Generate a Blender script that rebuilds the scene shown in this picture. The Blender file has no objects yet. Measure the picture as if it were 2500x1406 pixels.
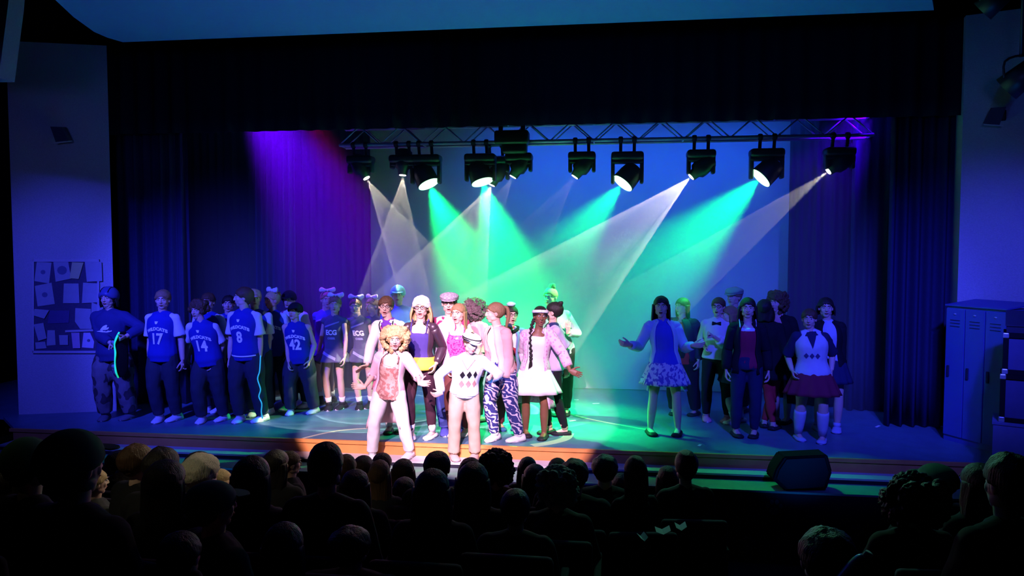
import bpy, bmesh, math, random
from mathutils import Vector, Matrix, Quaternion
random.seed(7)
SC = bpy.context.scene
COL = SC.collection
PI = math.pi

# ------------------------------------------------------------------ camera
F = 1800.0                                   # focal length in pixels of the 2500 x 1406 frame
CAM = Vector((0.0, -8.6, 2.2))               # stage floor is z = 0
YAW, PITCH = math.radians(7.7), math.radians(-2.96)
cd = bpy.data.cameras.new('camera'); cam = bpy.data.objects.new('camera', cd); COL.objects.link(cam)
cd.sensor_width = 36.0; cd.lens = 36.0 * F / 2500.0; cd.clip_start = 0.05; cd.clip_end = 100
cam.location = CAM; cam.rotation_euler = (PI/2 + PITCH, 0, YAW)
SC.camera = cam
FW = Vector((-math.sin(YAW)*math.cos(PITCH), math.cos(YAW)*math.cos(PITCH), math.sin(PITCH)))
RT = Vector((math.cos(YAW), math.sin(YAW), 0)); UP = RT.cross(FW)
def ray(px, py): return FW + RT*((px-1250)/F) - UP*((py-703)/F)
def onz(px, py, z=0.0):
    d = ray(px, py); return CAM + d*((z-CAM.z)/d.z)
def ony(px, py, y):
    d = ray(px, py); return CAM + d*((y-CAM.y)/d.y)
def ondepth(px, py, t): return CAM + ray(px, py)*t

# ------------------------------------------------------------------ world, exposure
w = bpy.data.worlds.new('dark_hall'); SC.world = w; w.use_nodes = True
w.node_tree.nodes['Background'].inputs[0].default_value = (0.02, 0.03, 0.09, 1)
w.node_tree.nodes['Background'].inputs[1].default_value = 0.008
SC.view_settings.view_transform = 'Standard'; SC.view_settings.look = 'None'
SC.view_settings.exposure = 0.0; SC.view_settings.gamma = 1.0
SC.view_settings.use_curve_mapping = False
SC.cycles.use_denoising = True
SC.cycles.max_bounces = 4; SC.cycles.diffuse_bounces = 2; SC.cycles.glossy_bounces = 2
SC.cycles.transmission_bounces = 2; SC.cycles.volume_bounces = 0
SC.cycles.sample_clamp_indirect = 3.0; SC.cycles.sample_clamp_direct = 0
SC.cycles.use_adaptive_sampling = False
SC.cycles.volume_step_rate = 1.0

# ------------------------------------------------------------------ stage lighting
def aim(o, target): o.rotation_euler = (Vector(target)-o.location).to_track_quat('-Z', 'Y').to_euler()
def spot(name, loc, target, color, power, deg, blend=0.2, rad=0.05, gobo=None, parent=None):
    l = bpy.data.lights.new(name, 'SPOT'); o = bpy.data.objects.new(name, l); COL.objects.link(o)
    l.color = color; l.energy = power; l.spot_size = math.radians(deg); l.spot_blend = blend; l.shadow_soft_size = rad
    o.location = loc; aim(o, target)
    if gobo:
        l.use_nodes = True; nt = l.node_tree; N = nt.nodes; L = nt.links
        em = N['Emission']; tc = N.new('ShaderNodeTexCoord')
        sx = N.new('ShaderNodeSeparateXYZ'); L.new(tc.outputs['Normal'], sx.inputs[0])
        def m(op, a, b=None):
            n = N.new('ShaderNodeMath'); n.operation = op
            for i, v in enumerate((a, b)):
                if v is None: continue
                if isinstance(v, (int, float)): n.inputs[i].default_value = v
                else: L.new(v, n.inputs[i])
            return n.outputs[0]
        z = m('ABSOLUTE', sx.outputs[2]); ux = m('DIVIDE', sx.outputs[0], z); uy = m('DIVIDE', sx.outputs[1], z)
        r = m('DIVIDE', m('SQRT', m('ADD', m('MULTIPLY', ux, ux), m('MULTIPLY', uy, uy))), math.tan(math.radians(deg/2)))
        ring = m('POWER', m('MINIMUM', r, 1.0), gobo.get('pow', 18.0))          # bright rim, weak middle
        cx = N.new('ShaderNodeCombineXYZ'); L.new(ux, cx.inputs[0]); L.new(uy, cx.inputs[1]); cx.inputs[2].default_value = gobo.get('seed', 0.0)
        no = N.new('ShaderNodeTexNoise'); no.inputs['Scale'].default_value = gobo.get('scale', 9.0); no.inputs['Detail'].default_value = 1.0
        L.new(cx.outputs[0], no.inputs['Vector'])
        pat = m('MULTIPLY', m('GREATER_THAN', no.outputs[0], gobo.get('thr', 0.5)), gobo.get('fill', 0.12))
        tot = m('ADD', m('ADD', m('MULTIPLY', ring, gobo.get('rim', 3.4)), pat), gobo.get('base', 0.04))
        L.new(tot, em.inputs['Strength'])
    return o
def arealight(name, loc, target, color, power, sx, sy, spread=180):
    l = bpy.data.lights.new(name, 'AREA'); o = bpy.data.objects.new(name, l); COL.objects.link(o)
    l.shape = 'RECTANGLE'; l.size = sx; l.size_y = sy; l.color = color; l.energy = power; l.spread = math.radians(spread)
    o.location = loc; aim(o, target); return o
BLUE = (0.045, 0.055, 1.0); DEEP = (0.03, 0.01, 1.0); GREEN = (0.0, 1.0, 0.17); WARMW = (1.0, 0.93, 0.72); PINKW = (1.0, 0.60, 0.78)
# house blue wash from the bars over the seats
for x_, tx, pw, dg in ((-5.4, -5.1, 6200, 29), (-5.6, -7.1, 2000, 26), (2.0, 2.3, 3900, 30), (2.6, 4.3, 2600, 27)):
    spot('blue_wash_lamp', (x_, -6.5, 5.6), (tx, 0.9, 1.0), BLUE, pw, dg+3, 1.0, 0.15)
spot('blue_wash_lamp', (-1.2, -6.5, 5.6), (-1.2, 0.9, 0.2), BLUE, 1400, 30, 0.7, 0.15)
# steel blue fill lights, added unseen, for the side piers and the ceiling panel
spot('pier_fill', (-5.2, -4.5, 3.4), (-7.3, 0.5, 3.0), (0.13, 0.17, 1.0), 62, 44, 1.0, 0.2)
spot('pier_fill', (2.6, -4.5, 3.4), (5.0, 0.7, 3.0), (0.13, 0.17, 1.0), 62, 44, 1.0, 0.2)
for x_ in (-4.2, -1.2, 1.8): spot('panel_fill', (x_, -1.7, -0.85), (x_+.2, -1.2, 4.85), (0.002, 0.12, 0.62), 270, 84, 0.8, 0.2)
# follow spots from the back of the house
spot('follow_spot', (-2.4, -12.5, 8.3), ony(968, 915, -.3), PINKW, 19500, 10.6, 0.05, 0.06)
spot('follow_spot', (-0.4, -12.5, 8.3), ony(1222, 915, -.3), PINKW, 18500, 10.4, 0.05, 0.06)
spot('rear_fill', (-4.2, -9.0, 6.5), (-2.75, -4.0, 0.6), (1.0, .92, .60), 230, 17, 1.0, 0.1)  # unseen fill added to bring out the pale heads in the seats
# cyclorama blue from over the stage
arealight('cyc_light', (0.35, 1.95, 4.45), (0.35, 3.0, 1.9), (0.012, 0.075, 0.80), 92, 4.4, 0.25, 110)
# ------------------------------------------------------------------ materials
MATS = {}
def mat(name, color, rough=0.75, var=0.12, scale=12.0, metal=0.0, spec=0.3, emis=None, estr=0.0, bump=0.0, pattern=None):
    if name in MATS: return MATS[name]
    m = bpy.data.materials.new(name); m.use_nodes = True; nt = m.node_tree; N = nt.nodes; L = nt.links
    b = N['Principled BSDF']; b.inputs['Roughness'].default_value = rough; b.inputs['Metallic'].default_value = metal
    b.inputs['Specular IOR Level'].default_value = spec
    tc = N.new('ShaderNodeTexCoord'); no = N.new('ShaderNodeTexNoise'); no.inputs['Scale'].default_value = scale; no.inputs['Detail'].default_value = 4
    if name.startswith('hair'):
        mp = N.new('ShaderNodeMapping'); mp.inputs['Scale'].default_value = (4.5, 4.5, .35); L.new(tc.outputs['Object'], mp.inputs[0]); L.new(mp.outputs[0], no.inputs['Vector']); bump = .7; var = .5
    else: L.new(tc.outputs['Object'], no.inputs['Vector'])
    mx = N.new('ShaderNodeMix'); mx.data_type = 'RGBA'
    c = list(color)[:3]
    mx.inputs[6].default_value = [max(0, v*(1-var)) for v in c]+[1]; mx.inputs[7].default_value = [min(1, v*(1+var)) for v in c]+[1]
    L.new(no.outputs[0], mx.inputs[0]); out = mx.outputs[2]
    if pattern:
        out = pattern(N, L, tc, out)
    L.new(out, b.inputs['Base Color'])
    if bump:
        bp = N.new('ShaderNodeBump'); bp.inputs['Strength'].default_value = bump; bp.inputs['Distance'].default_value = 0.01
        L.new(no.outputs[0], bp.inputs['Height']); L.new(bp.outputs[0], b.inputs['Normal'])
    if emis:
        b.inputs['Emission Color'].default_value = (*emis, 1); b.inputs['Emission Strength'].default_value = estr
    MATS[name] = m; return m
def pat_mix(kind, col2, **k):
    """surface patterns: checks, blotches, bands, diamonds"""
    def f(N, L, tc, out):
        mp = N.new('ShaderNodeMapping'); L.new(tc.outputs['Object'], mp.inputs[0]); mp.inputs['Scale'].default_value = k.get('sc', (10, 10, 10))
        if kind == 'noise':
            t = N.new('ShaderNodeTexNoise'); t.inputs['Scale'].default_value = 1.0; t.inputs['Detail'].default_value = k.get('det', 1); L.new(mp.outputs[0], t.inputs[0]); src = t.outputs[0]
        elif kind == 'checker':
            mp.inputs['Rotation'].default_value = k.get('rot', (0, 0, 0))
            t = N.new('ShaderNodeTexChecker'); t.inputs['Scale'].default_value = 1.0; L.new(mp.outputs[0], t.inputs[0]); src = t.outputs[1]
        elif kind == 'wave':
            t = N.new('ShaderNodeTexWave'); t.inputs['Scale'].default_value = 1.0; t.inputs['Distortion'].default_value = k.get('dist', 1.0); t.bands_direction = k.get('dir', 'Z'); L.new(mp.outputs[0], t.inputs[0]); src = t.outputs[1]
        else:
            t = N.new('ShaderNodeTexVoronoi'); t.inputs['Scale'].default_value = 1.0; L.new(mp.outputs[0], t.inputs[0]); src = t.outputs[0]
        g = N.new('ShaderNodeMath'); g.operation = 'GREATER_THAN'; g.inputs[1].default_value = k.get('thr', 0.5); L.new(src, g.inputs[0])
        m2 = N.new('ShaderNodeMix'); m2.data_type = 'RGBA'; L.new(g.outputs[0], m2.inputs[0]); L.new(out, m2.inputs[6]); m2.inputs[7].default_value = (*col2, 1)
        return m2.outputs[2]
    return f
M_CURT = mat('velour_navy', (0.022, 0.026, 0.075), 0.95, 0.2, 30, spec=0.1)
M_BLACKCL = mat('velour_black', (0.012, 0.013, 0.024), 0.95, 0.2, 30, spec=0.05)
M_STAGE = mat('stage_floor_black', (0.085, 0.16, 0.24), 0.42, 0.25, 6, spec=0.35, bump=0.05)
M_WOOD = mat('stage_edge_wood', (0.62, 0.26, 0.07), 0.55, 0.25, 5, spec=0.35)
M_TREAD = mat('step_tread_paint', (0.50, 0.47, 0.47), 0.8, 0.15, 8)
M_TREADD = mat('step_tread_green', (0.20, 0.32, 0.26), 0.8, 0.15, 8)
M_NAVYP = mat('riser_navy', (0.010, 0.010, 0.022), 0.8, 0.1, 8)
M_PLASTER = mat('rough_plaster', (0.42, 0.40, 0.46), 0.9, 0.18, 60, bump=0.4)
M_BLACKW = mat('black_paint', (0.010, 0.010, 0.014), 0.9, 0.1, 8, spec=0.1)
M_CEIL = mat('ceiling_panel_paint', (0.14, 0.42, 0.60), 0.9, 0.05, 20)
M_CYC = mat('cyclorama_cloth', (0.50, 0.53, 0.58), 0.95, 0.04, 3, spec=0.05)
M_CARPET = mat('hall_carpet', (0.012, 0.012, 0.03), 0.95, 0.3, 40, spec=0.05)
M_METBLK = mat('lamp_black_metal', (0.02, 0.022, 0.028), 0.45, 0.1, 10, metal=0.2, spec=0.5)
M_ALU = mat('truss_aluminium', (0.70, 0.72, 0.76), 0.35, 0.1, 10, metal=0.25)
M_STEEL = mat('bright_steel', (0.75, 0.77, 0.8), 0.3, 0.05, 10, metal=0.6)
# ------------------------------------------------------------------ mesh helpers
def mkobj(name, bm, m, parent=None, smooth=False, loc=None, recalc=True):
    if recalc: bmesh.ops.recalc_face_normals(bm, faces=bm.faces[:])
    me = bpy.data.meshes.new(name); bm.to_mesh(me); bm.free()
    for x in (m if isinstance(m, (list, tuple)) else [m]): me.materials.append(x)
    if smooth:
        for p in me.polygons: p.use_smooth = True
    o = bpy.data.objects.new(name, me); COL.objects.link(o)
    if parent: o.parent = parent
    if loc is not None: o.location = loc
    return o
def tag(o, label=None, cat=None, group=None, kind=None):
    if label: o['label'] = label
    if cat: o['category'] = cat
    if group: o['group'] = group
    if kind: o['kind'] = kind
    return o
def struct(o): o['kind'] = 'structure'; return o
def empty(name, loc=(0, 0, 0), rz=0.0):
    o = bpy.data.objects.new(name, None); COL.objects.link(o); o.location = loc; o.rotation_euler = (0, 0, rz); o.empty_display_size = 0.1; return o
def box(bm, c, s, R=None, bev=0.0):
    r = bmesh.ops.create_cube(bm, size=1.0); vs = r['verts']
    bmesh.ops.scale(bm, vec=s, verts=vs)
    if bev > 0:
        es = list({e for v in vs for e in v.link_edges})
        g = bmesh.ops.bevel(bm, geom=es, offset=bev, segments=2, affect='EDGES', profile=0.5)
        vs = list({v for f in g['faces'] for v in f.verts} | {v for v in vs if v.is_valid})
    M = Matrix.Translation(Vector(c)) @ (R.to_4x4() if R else Matrix())
    bmesh.ops.transform(bm, matrix=M, verts=vs); return vs
def frame_z(d):
    d = Vector(d).normalized(); return d.to_track_quat('Z', 'Y').to_matrix()
def cyl(bm, a, b, r0, r1=None, n=12, cap=True):
    a, b = Vector(a), Vector(b); r1 = r0 if r1 is None else r1; Rm = frame_z(b-a)
    ra = [bm.verts.new(a+Rm@Vector((math.cos(2*PI*i/n)*r0, math.sin(2*PI*i/n)*r0, 0))) for i in range(n)]
    rb = [bm.verts.new(b+Rm@Vector((math.cos(2*PI*i/n)*r1, math.sin(2*PI*i/n)*r1, 0))) for i in range(n)]
    for i in range(n): bm.faces.new((ra[i], ra[(i+1) % n], rb[(i+1) % n], rb[i]))
    if cap: bm.faces.new(ra[::-1]); bm.faces.new(rb)
def prism(bm, pts, off):
    a = [bm.verts.new(Vector(p)) for p in pts]; b = [bm.verts.new(Vector(p)+Vector(off)) for p in pts]; n = len(pts)
    bm.faces.new(a[::-1]); bm.faces.new(b)
    for i in range(n): bm.faces.new((a[i], a[(i+1) % n], b[(i+1) % n], b[i]))
def quadbox(name, pts, off, m, parent=None):
    bm = bmesh.new(); prism(bm, pts, off); return mkobj(name, bm, m, parent)
def ellipsoid(bm, c, r, R=None, seg=16, rings=10):
    g = bmesh.ops.create_uvsphere(bm, u_segments=seg, v_segments=rings, radius=1.0)
    M = Matrix.Translation(Vector(c)) @ (R.to_4x4() if R else Matrix()) @ Matrix.Diagonal((*r, 1))
    bmesh.ops.transform(bm, matrix=M, verts=g['verts']); return g['verts']
def ringloft(bm, rings, cap=True):
    """rings: list of lists of Vectors, all the same length"""
    R = [[bm.verts.new(p) for p in r] for r in rings]; n = len(R[0])
    for a, b in zip(R, R[1:]):
        for i in range(n): bm.faces.new((a[i], a[(i+1) % n], b[(i+1) % n], b[i]))
    if cap: bm.faces.new(R[0][::-1]); bm.faces.new(R[-1])
def spline(pts, n):
    """Catmull-Rom through tuples of equal length"""
    out = []; P = [pts[0]]+list(pts)+[pts[-1]]; segs = len(pts)-1
    for s in range(segs):
        p0, p1, p2, p3 = P[s:s+4]
        for k in range(n):
            t = k/n
            out.append(tuple(0.5*((2*b)+(-a+c)*t+(2*a-5*b+4*c-d)*t*t+(-a+3*b-3*c+d)*t*t*t) for a, b, c, d in zip(p0, p1, p2, p3)))
    out.append(tuple(pts[-1])); return out
def tube(bm, pts, n=12, sub=4, front=(0, -1, 0), cap=True):
    """pts: (x,y,z,ra,rb): ra across 'side', rb along 'front'"""
    S = spline(pts, sub) if sub > 1 else [tuple(p) for p in pts]
    C = [Vector(s[:3]) for s in S]; fr = Vector(front); rings = []
    for i, s in enumerate(S):
        t = (C[min(i+1, len(C)-1)]-C[max(i-1, 0)]).normalized()
        f = fr - t*fr.dot(t)
        if f.length < 1e-4: f = Vector((1, 0, 0.01)) - t*t.x
        f.normalize(); sd = t.cross(f).normalized()
        ra, rb = max(s[3], 1e-4), max(s[4], 1e-4)
        rings.append([C[i]+sd*(math.cos(2*PI*k/n)*ra)+f*(math.sin(2*PI*k/n)*rb) for k in range(n)])
    ringloft(bm, rings, cap)
def drape(name, path, z0, z1, m, waves=8, amp=0.06, thick=0.012, seed=0, parent=None, flare=1.0):
    """pleated cloth along a path of (x,y) points"""
    rnd = random.Random(seed); bm = bmesh.new(); n = waves*10
    L = [0]; P = [Vector((*p, 0)) for p in path]
    for a, b in zip(P, P[1:]): L.append(L[-1]+(b-a).length)
    ph = [rnd.uniform(-.5, .5) for _ in range(waves+2)]
    zs = [z0+(z1-z0)*k/6 for k in range(7)]
    cols = []
    for i in range(n+1):
        s = L[-1]*i/n; j = max(k for k in range(len(P)-1) if L[k] <= s+1e-9); t = (s-L[j])/(L[j+1]-L[j])
        c = P[j].lerp(P[j+1], t); d = (P[j+1]-P[j]).normalized(); nn = Vector((d.y, -d.x, 0))
        u = i/10; a = amp*(0.75+0.5*math.sin(ph[int(u)]*6+1))
        col = []
        for k, z in enumerate(zs):
            kk = 1-k/6; col.append((c+nn*(a*math.sin(2*PI*u+ph[int(u)]*0.6)*(0.7+0.3*flare*kk)), nn, z))
        cols.append(col)
    fr = [[bm.verts.new(Vector((p.x, p.y, z))+q*thick/2) for p, q, z in c] for c in cols]
    bk = [[bm.verts.new(Vector((p.x, p.y, z))-q*thick/2) for p, q, z in c] for c in cols]
    for i in range(n):
        for k in range(6):
            bm.faces.new((fr[i][k], fr[i+1][k], fr[i+1][k+1], fr[i][k+1])); bm.faces.new((bk[i+1][k], bk[i][k], bk[i][k+1], bk[i+1][k+1]))
        bm.faces.new((fr[i][0], bk[i][0], bk[i+1][0], fr[i+1][0])); bm.faces.new((fr[i][6], fr[i+1][6], bk[i+1][6], bk[i][6]))
    for i in (0, n):
        for k in range(6): bm.faces.new((fr[i][k], bk[i][k], bk[i][k+1], fr[i][k+1]))
    return mkobj(name, bm, m, parent, smooth=True)
# ------------------------------------------------------------------ the hall and the stage
def slab(name, x0, x1, y0, y1, z0, z1, m, kind='structure'):
    bm = bmesh.new(); box(bm, ((x0+x1)/2, (y0+y1)/2, (z0+z1)/2), (x1-x0, y1-y0, z1-z0)); o = mkobj(name, bm, m)
    if kind: o['kind'] = kind
    return o
EDGE = -0.50
# stage deck with the splayed left end
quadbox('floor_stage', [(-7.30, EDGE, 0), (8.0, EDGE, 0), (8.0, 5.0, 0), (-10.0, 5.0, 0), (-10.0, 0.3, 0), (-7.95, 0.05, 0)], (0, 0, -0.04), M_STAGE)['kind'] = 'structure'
slab('trim_1', -7.34, 8.0, EDGE-0.035, EDGE-0.001, -0.035, 0.003, M_WOOD)
slab('trim_2', -7.30, 8.0, EDGE-0.018, EDGE+0.03, -0.145, -0.041, M_WOOD)
slab('floor_step', -7.30, 8.0, -0.74, EDGE-0.019, -0.165, -0.145, M_TREAD)
slab('trim_3', -7.30, 8.0, -0.735, -0.705, -0.205, -0.1655, M_NAVYP)
slab('floor_lower_step', -7.6, 8.0, -1.07, -0.736, -0.225, -0.205, M_TREADD)
slab('wall_apron', -7.6, 8.0, -1.065, -1.0, -0.95, -0.2255, M_NAVYP)
ROWS = [(-2.4-.85*k, -.75+.20*k) for k in range(6)]
slab('floor_front', -11, 9, -1.97, -1.066, -1.2, -0.95, M_CARPET)
for k, (y_, z_) in enumerate(ROWS): slab('floor_tier_'+('first', 'second', 'third', 'fourth', 'fifth', 'sixth')[k], -11, 9, y_-.42 if k < 5 else -13.5, y_+.43, -1.2, z_, M_CARPET)
slab('wall_left', -11.2, -11.0, -13.5, 5.1, -1.2, 9.5, M_BLACKW)
slab('wall_right', 9.0, 9.2, -13.5, 5.1, -1.2, 9.5, M_BLACKW)
slab('wall_back', -11.2, 9.2, 5.0, 5.2, -1.2, 9.5, M_BLACKW)
slab('wall_rear', -11.2, 9.2, -13.7, -13.5, -1.2, 9.5, M_BLACKW)
slab('ceiling', -11.2, 9.2, -13.7, 5.2, 9.5, 9.7, M_BLACKW)
# plaster piers either side of the stage opening
pl = [onz(46, 1012), onz(285, 1003)]
quadbox('wall_pier_left', [(pl[0].x, pl[0].y, 0), (pl[1].x, pl[1].y, 0), (pl[1].x-0.9, 1.35, 0), (pl[0].x-0.3, 1.35, 0)], (0, 0, 4.92), M_PLASTER)['kind'] = 'structure'
pr = [ony(2338, 700, 0.75), ony(2560, 700, 0.45)]
quadbox('wall_pier_right', [(pr[0].x, pr[0].y, 0), (pr[1].x, pr[1].y, 0), (pr[1].x+0.1, 1.3, 0), (pr[0].x+0.1, 1.3, 0)], (0, 0, 4.92), M_PLASTER)['kind'] = 'structure'
# pale side wall of the hall, just caught at the left edge
quadbox('wall_side_left', [ony(-900, -900, -1.8), ony(90, -900, -1.8), ony(20, 10, -1.8), ony(-3, 190, -1.8), ony(-900, 190, -1.8)], (0, 0.2, 0), mat('dark_plaster', (0.22, 0.24, 0.26), 0.9, 0.15, 60))['kind'] = 'structure'
# black header above the curtains and the floating ceiling panel
slab('wall_header', -7.9, 5.2, 1.30, 1.42, 3.9, 9.5, M_BLACKW)
cp = [onz(300, 103, 4.85), onz(262, 92, 4.85), onz(230, 78, 4.85), onz(180, 42, 4.85), onz(135, 0, 4.85), onz(90, -55, 4.85), Vector((-5.3, -2.6, 4.85)), Vector((2.9, -2.6, 4.85)), onz(2276, 0, 4.85), onz(2280, 25, 4.85)]
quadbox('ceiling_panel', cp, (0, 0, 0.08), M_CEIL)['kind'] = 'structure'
# curtains
def curtain(name, path, z0, z1, m, waves, amp, seed, label, cat='curtain', hem=True):
    o = drape(name, path, z0, z1, m, waves, amp, seed=seed); tag(o, label, cat); return o
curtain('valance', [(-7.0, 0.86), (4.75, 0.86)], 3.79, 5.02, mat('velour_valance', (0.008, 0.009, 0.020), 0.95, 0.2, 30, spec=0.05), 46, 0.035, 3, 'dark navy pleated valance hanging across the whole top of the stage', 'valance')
curtain('stage_curtain', [(-6.95, 1.05), (-6.1, 1.12), (-5.97, 1.22)], 0.01, 4.2, M_CURT, 8, 0.07, 4, 'navy front curtain gathered beside the pinboard pier')
curtain('stage_curtain', [(3.40, 1.12), (4.15, 1.05), (4.70, 1.1)], 0.01, 4.2, M_CURT, 9, 0.07, 5, 'navy front curtain gathered behind the lockers')
q = [onz(x, y) for x, y in ((625, 968), (725, 965))]
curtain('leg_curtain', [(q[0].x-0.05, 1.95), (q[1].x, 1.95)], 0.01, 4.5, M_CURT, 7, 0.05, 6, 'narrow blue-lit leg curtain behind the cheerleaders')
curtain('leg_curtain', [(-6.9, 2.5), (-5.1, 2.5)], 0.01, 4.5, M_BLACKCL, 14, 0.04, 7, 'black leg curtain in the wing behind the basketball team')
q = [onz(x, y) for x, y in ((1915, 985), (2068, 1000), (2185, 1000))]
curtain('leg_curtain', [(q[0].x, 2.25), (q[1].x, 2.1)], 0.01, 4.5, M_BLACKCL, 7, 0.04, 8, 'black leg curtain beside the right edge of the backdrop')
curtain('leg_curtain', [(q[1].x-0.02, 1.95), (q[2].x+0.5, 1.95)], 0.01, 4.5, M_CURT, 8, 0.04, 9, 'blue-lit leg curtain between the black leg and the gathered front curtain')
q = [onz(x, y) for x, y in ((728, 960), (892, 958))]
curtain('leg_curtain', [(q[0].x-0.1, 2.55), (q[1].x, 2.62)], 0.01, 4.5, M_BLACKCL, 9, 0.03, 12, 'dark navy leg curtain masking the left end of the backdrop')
# cyclorama: one smooth cloth
bm = bmesh.new(); box(bm, ((-5.0+3.3)/2, 3.05, 2.35), (8.3, 0.02, 4.68))
tag(mkobj('backdrop', bm, M_CYC), 'plain pale cyclorama cloth filling the back of the stage', 'backdrop')
# ------------------------------------------------------------------ truss, moving heads, beams
TY, TZ = 1.55, 3.665
def truss():
    root = empty('lighting_truss', (-3.8, TY, TZ)); tag(root, 'silver lattice lighting truss spanning above the stage under the valance', 'truss')
    x0, x1 = 0.0, 7.1; h = 0.26; d = 0.26
    for (yy, zz) in ((-d/2, 0), (d/2, 0), (-d/2, h), (d/2, h)):
        bm = bmesh.new(); cyl(bm, (x0, yy, zz), (x1, yy, zz), 0.024, n=10); mkobj('chord', bm, M_ALU, root, True)
    n = 24; st = (x1-x0)/n
    for yy in (-d/2, d/2):
        for i in range(n):
            bm = bmesh.new(); a, b = (0, h) if i % 2 == 0 else (h, 0)
            cyl(bm, (x0+i*st, yy, a), (x0+(i+1)*st, yy, b), 0.010, n=8); mkobj('brace', bm, M_ALU, root, True)
    for i in range(0, n+1, 4):
        for z_ in (0, h): bm = bmesh.new(); box(bm, (x0+i*st, 0, z_), (0.02, d, 0.02)); mkobj('cross_bar', bm, M_ALU, root)
    for i in (0.8, 3.6, 6.4):
        bm = bmesh.new(); box(bm, (i, 0, h+0.02), (0.12, 0.34, 0.05)); cyl(bm, (i, 0, h+0.02), (i, 0, h+0.9), 0.012); mkobj('hanger', bm, M_METBLK, root)
truss()
M_LENSW = mat('lit_lens_white', (0.9, 0.9, 0.85), 0.3, emis=(1, 0.97, 0.9), estr=5)
M_LENSG = mat('lit_lens_green', (0.7, 1.0, 0.8), 0.3, emis=(0.40, 1.0, 0.55), estr=3.2)
M_CLAMP = mat('clamp_black', (0.015, 0.015, 0.02), 0.5)
M_DISP = mat('display_grey', (0.25, 0.28, 0.4), 0.4)
def head(px, py, kind, target, label, power, deg, gobo=None, y=1.45, dim=1.0, grp='moving heads clamped under the truss', color=None, top=None):
    """yoke-mounted moving head; the lens sits where the photo shows it"""
    lens = ony(px, py, y); d = (Vector(target)-lens).normalized()
    big = kind == 'wash'; hl = 0.19 if big else 0.26; r = 0.158 if big else 0.092
    piv = lens - d*(0.10 if big else 0.17)
    zt = top or 3.60; chy = (TY-.13 if y < 1.6 else TY+.13)
    root = empty('moving_head', (piv.x, piv.y, zt)); tag(root, label, 'stage light', grp)
    bz = piv.z+0.29 if big else piv.z+0.245; bz = min(bz, zt-0.14)
    def T(p): return Vector(p)-root.location
    bm = bmesh.new(); box(bm, T((piv.x, piv.y, bz)), (0.43, 0.24, 0.11) if big else (0.37, 0.24, 0.11), bev=0.035); mkobj('base', bm, M_METBLK, root, True)
    bm = bmesh.new()
    for s in (-1, 1): box(bm, T((piv.x+s*(0.192 if big else 0.158), piv.y, (bz+piv.z)/2-0.03)), (0.05, 0.13, bz-piv.z+0.10), bev=0.02)
    box(bm, T((piv.x, piv.y, bz-0.075)), (0.42 if big else 0.34, 0.14, 0.05), bev=0.015); mkobj('yoke', bm, M_METBLK, root, True)
    bm = bmesh.new()
    prof = ((-hl, r*0.55), (-hl*0.9, r*0.82), (-hl*0.3, r*0.95), (0.02, r*0.98), (0.08, r), ((0.095), r)) if big else ((-hl*0.75, r*0.8), (-hl*0.6, r*1.25), (0.0, r*1.3), (0.06, r*1.2), (0.09, r*0.8), (0.165, r*0.68))
    Rm = frame_z(d)
    ringloft(bm, [[T(piv)+d*t+Rm@Vector((math.cos(2*PI*k/20)*rr, math.sin(2*PI*k/20)*rr, 0)) for k in range(20)] for t, rr in prof])
    hd = mkobj('head', bm, M_METBLK, root, True)
    bm = bmesh.new(); rl = r*0.95 if big else 0.047
    cyl(bm, T(lens)-d*0.006, T(lens)+d*0.004, rl, n=24); mkobj('lens', bm, M_LENSG if big else M_LENSW, hd)['label'] = 'glowing green-white lens' if big else 'small bright white lens'
    bm = bmesh.new(); box(bm, T((piv.x, piv.y-0.112, bz)), (0.09, 0.004, 0.03)); mkobj('display', bm, M_DISP, root)
    for s in (-1, 1):
        bm = bmesh.new(); x_ = piv.x+s*0.09; ringp = [T((x_, chy, TZ+.035)), T((x_, chy+.035, TZ)), T((x_, chy, TZ-.035)), T((x_, chy-.035, TZ)), T((x_, chy, TZ+.035))]
        tube(bm, [(*q_, .012, .03) for q_ in spline([tuple(q_) for q_ in ringp], 3)], 8, 1, (1, 0, 0)); cyl(bm, T((x_, chy, TZ-.02)), T((x_, piv.y, bz+.04)), .022); mkobj('clamp', bm, M_CLAMP, root)
    spot('beam', lens+d*0.02, lens+d*3, color or (GREEN if big else WARMW), power, deg, 1.0 if big else 0.02, 0.05 if big else 0.012, gobo)
    return root
def thru(px, py, y): return ony(px, py, y)
G = lambda s, **k: dict(seed=s, **k)
head(895, 435, 'spot', thru(1045, 695, 1.35), 'leftmost lit moving head, white beam crossing its neighbour', 680, 29, G(1.0))
head(983, 428, 'spot', thru(965, 728, 1.35), 'dark moving head second along the truss, white beam straight down', 580, 34, G(2.3))
head(1047, 450, 'wash', thru(1190, 760, 1.1), 'round green wash light left of the tall black cluster', 3800, 50)
head(1178, 445, 'wash', thru(1270, 760, 1.1), 'round green wash light with yoke beside the tall black cluster', 3800, 52)
head(1200, 452, 'spot', thru(1085, 702, 1.6), 'white profile head tucked behind the second green wash light', 480, 46, G(3.7, fill=.3), y=1.75)
spot('beam', ony(1203, 458, 1.70), ony(1200, 740, 1.60), WARMW, 260, 5.5, 0.3, 0.01)
head(1252, 432, 'spot', thru(1110, 680, 1.35), 'bulky black moving head with short white beam', 70, 33, G(4.1))
head(1403, 432, 'spot', thru(1228, 682, 1.35), 'black moving head with faint narrow beam, centre of the truss', 70, 30, G(5.2))
head(1520, 448, 'wash', thru(1360, 640, 1.1), 'tilted green wash light between two profile heads', 1500, 48)
head(1687, 432, 'spot', thru(1387, 702, 1.35), 'black moving head with red trim and the brightest hollow white beam', 1600, 31, G(6.6, fill=.3))
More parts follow.
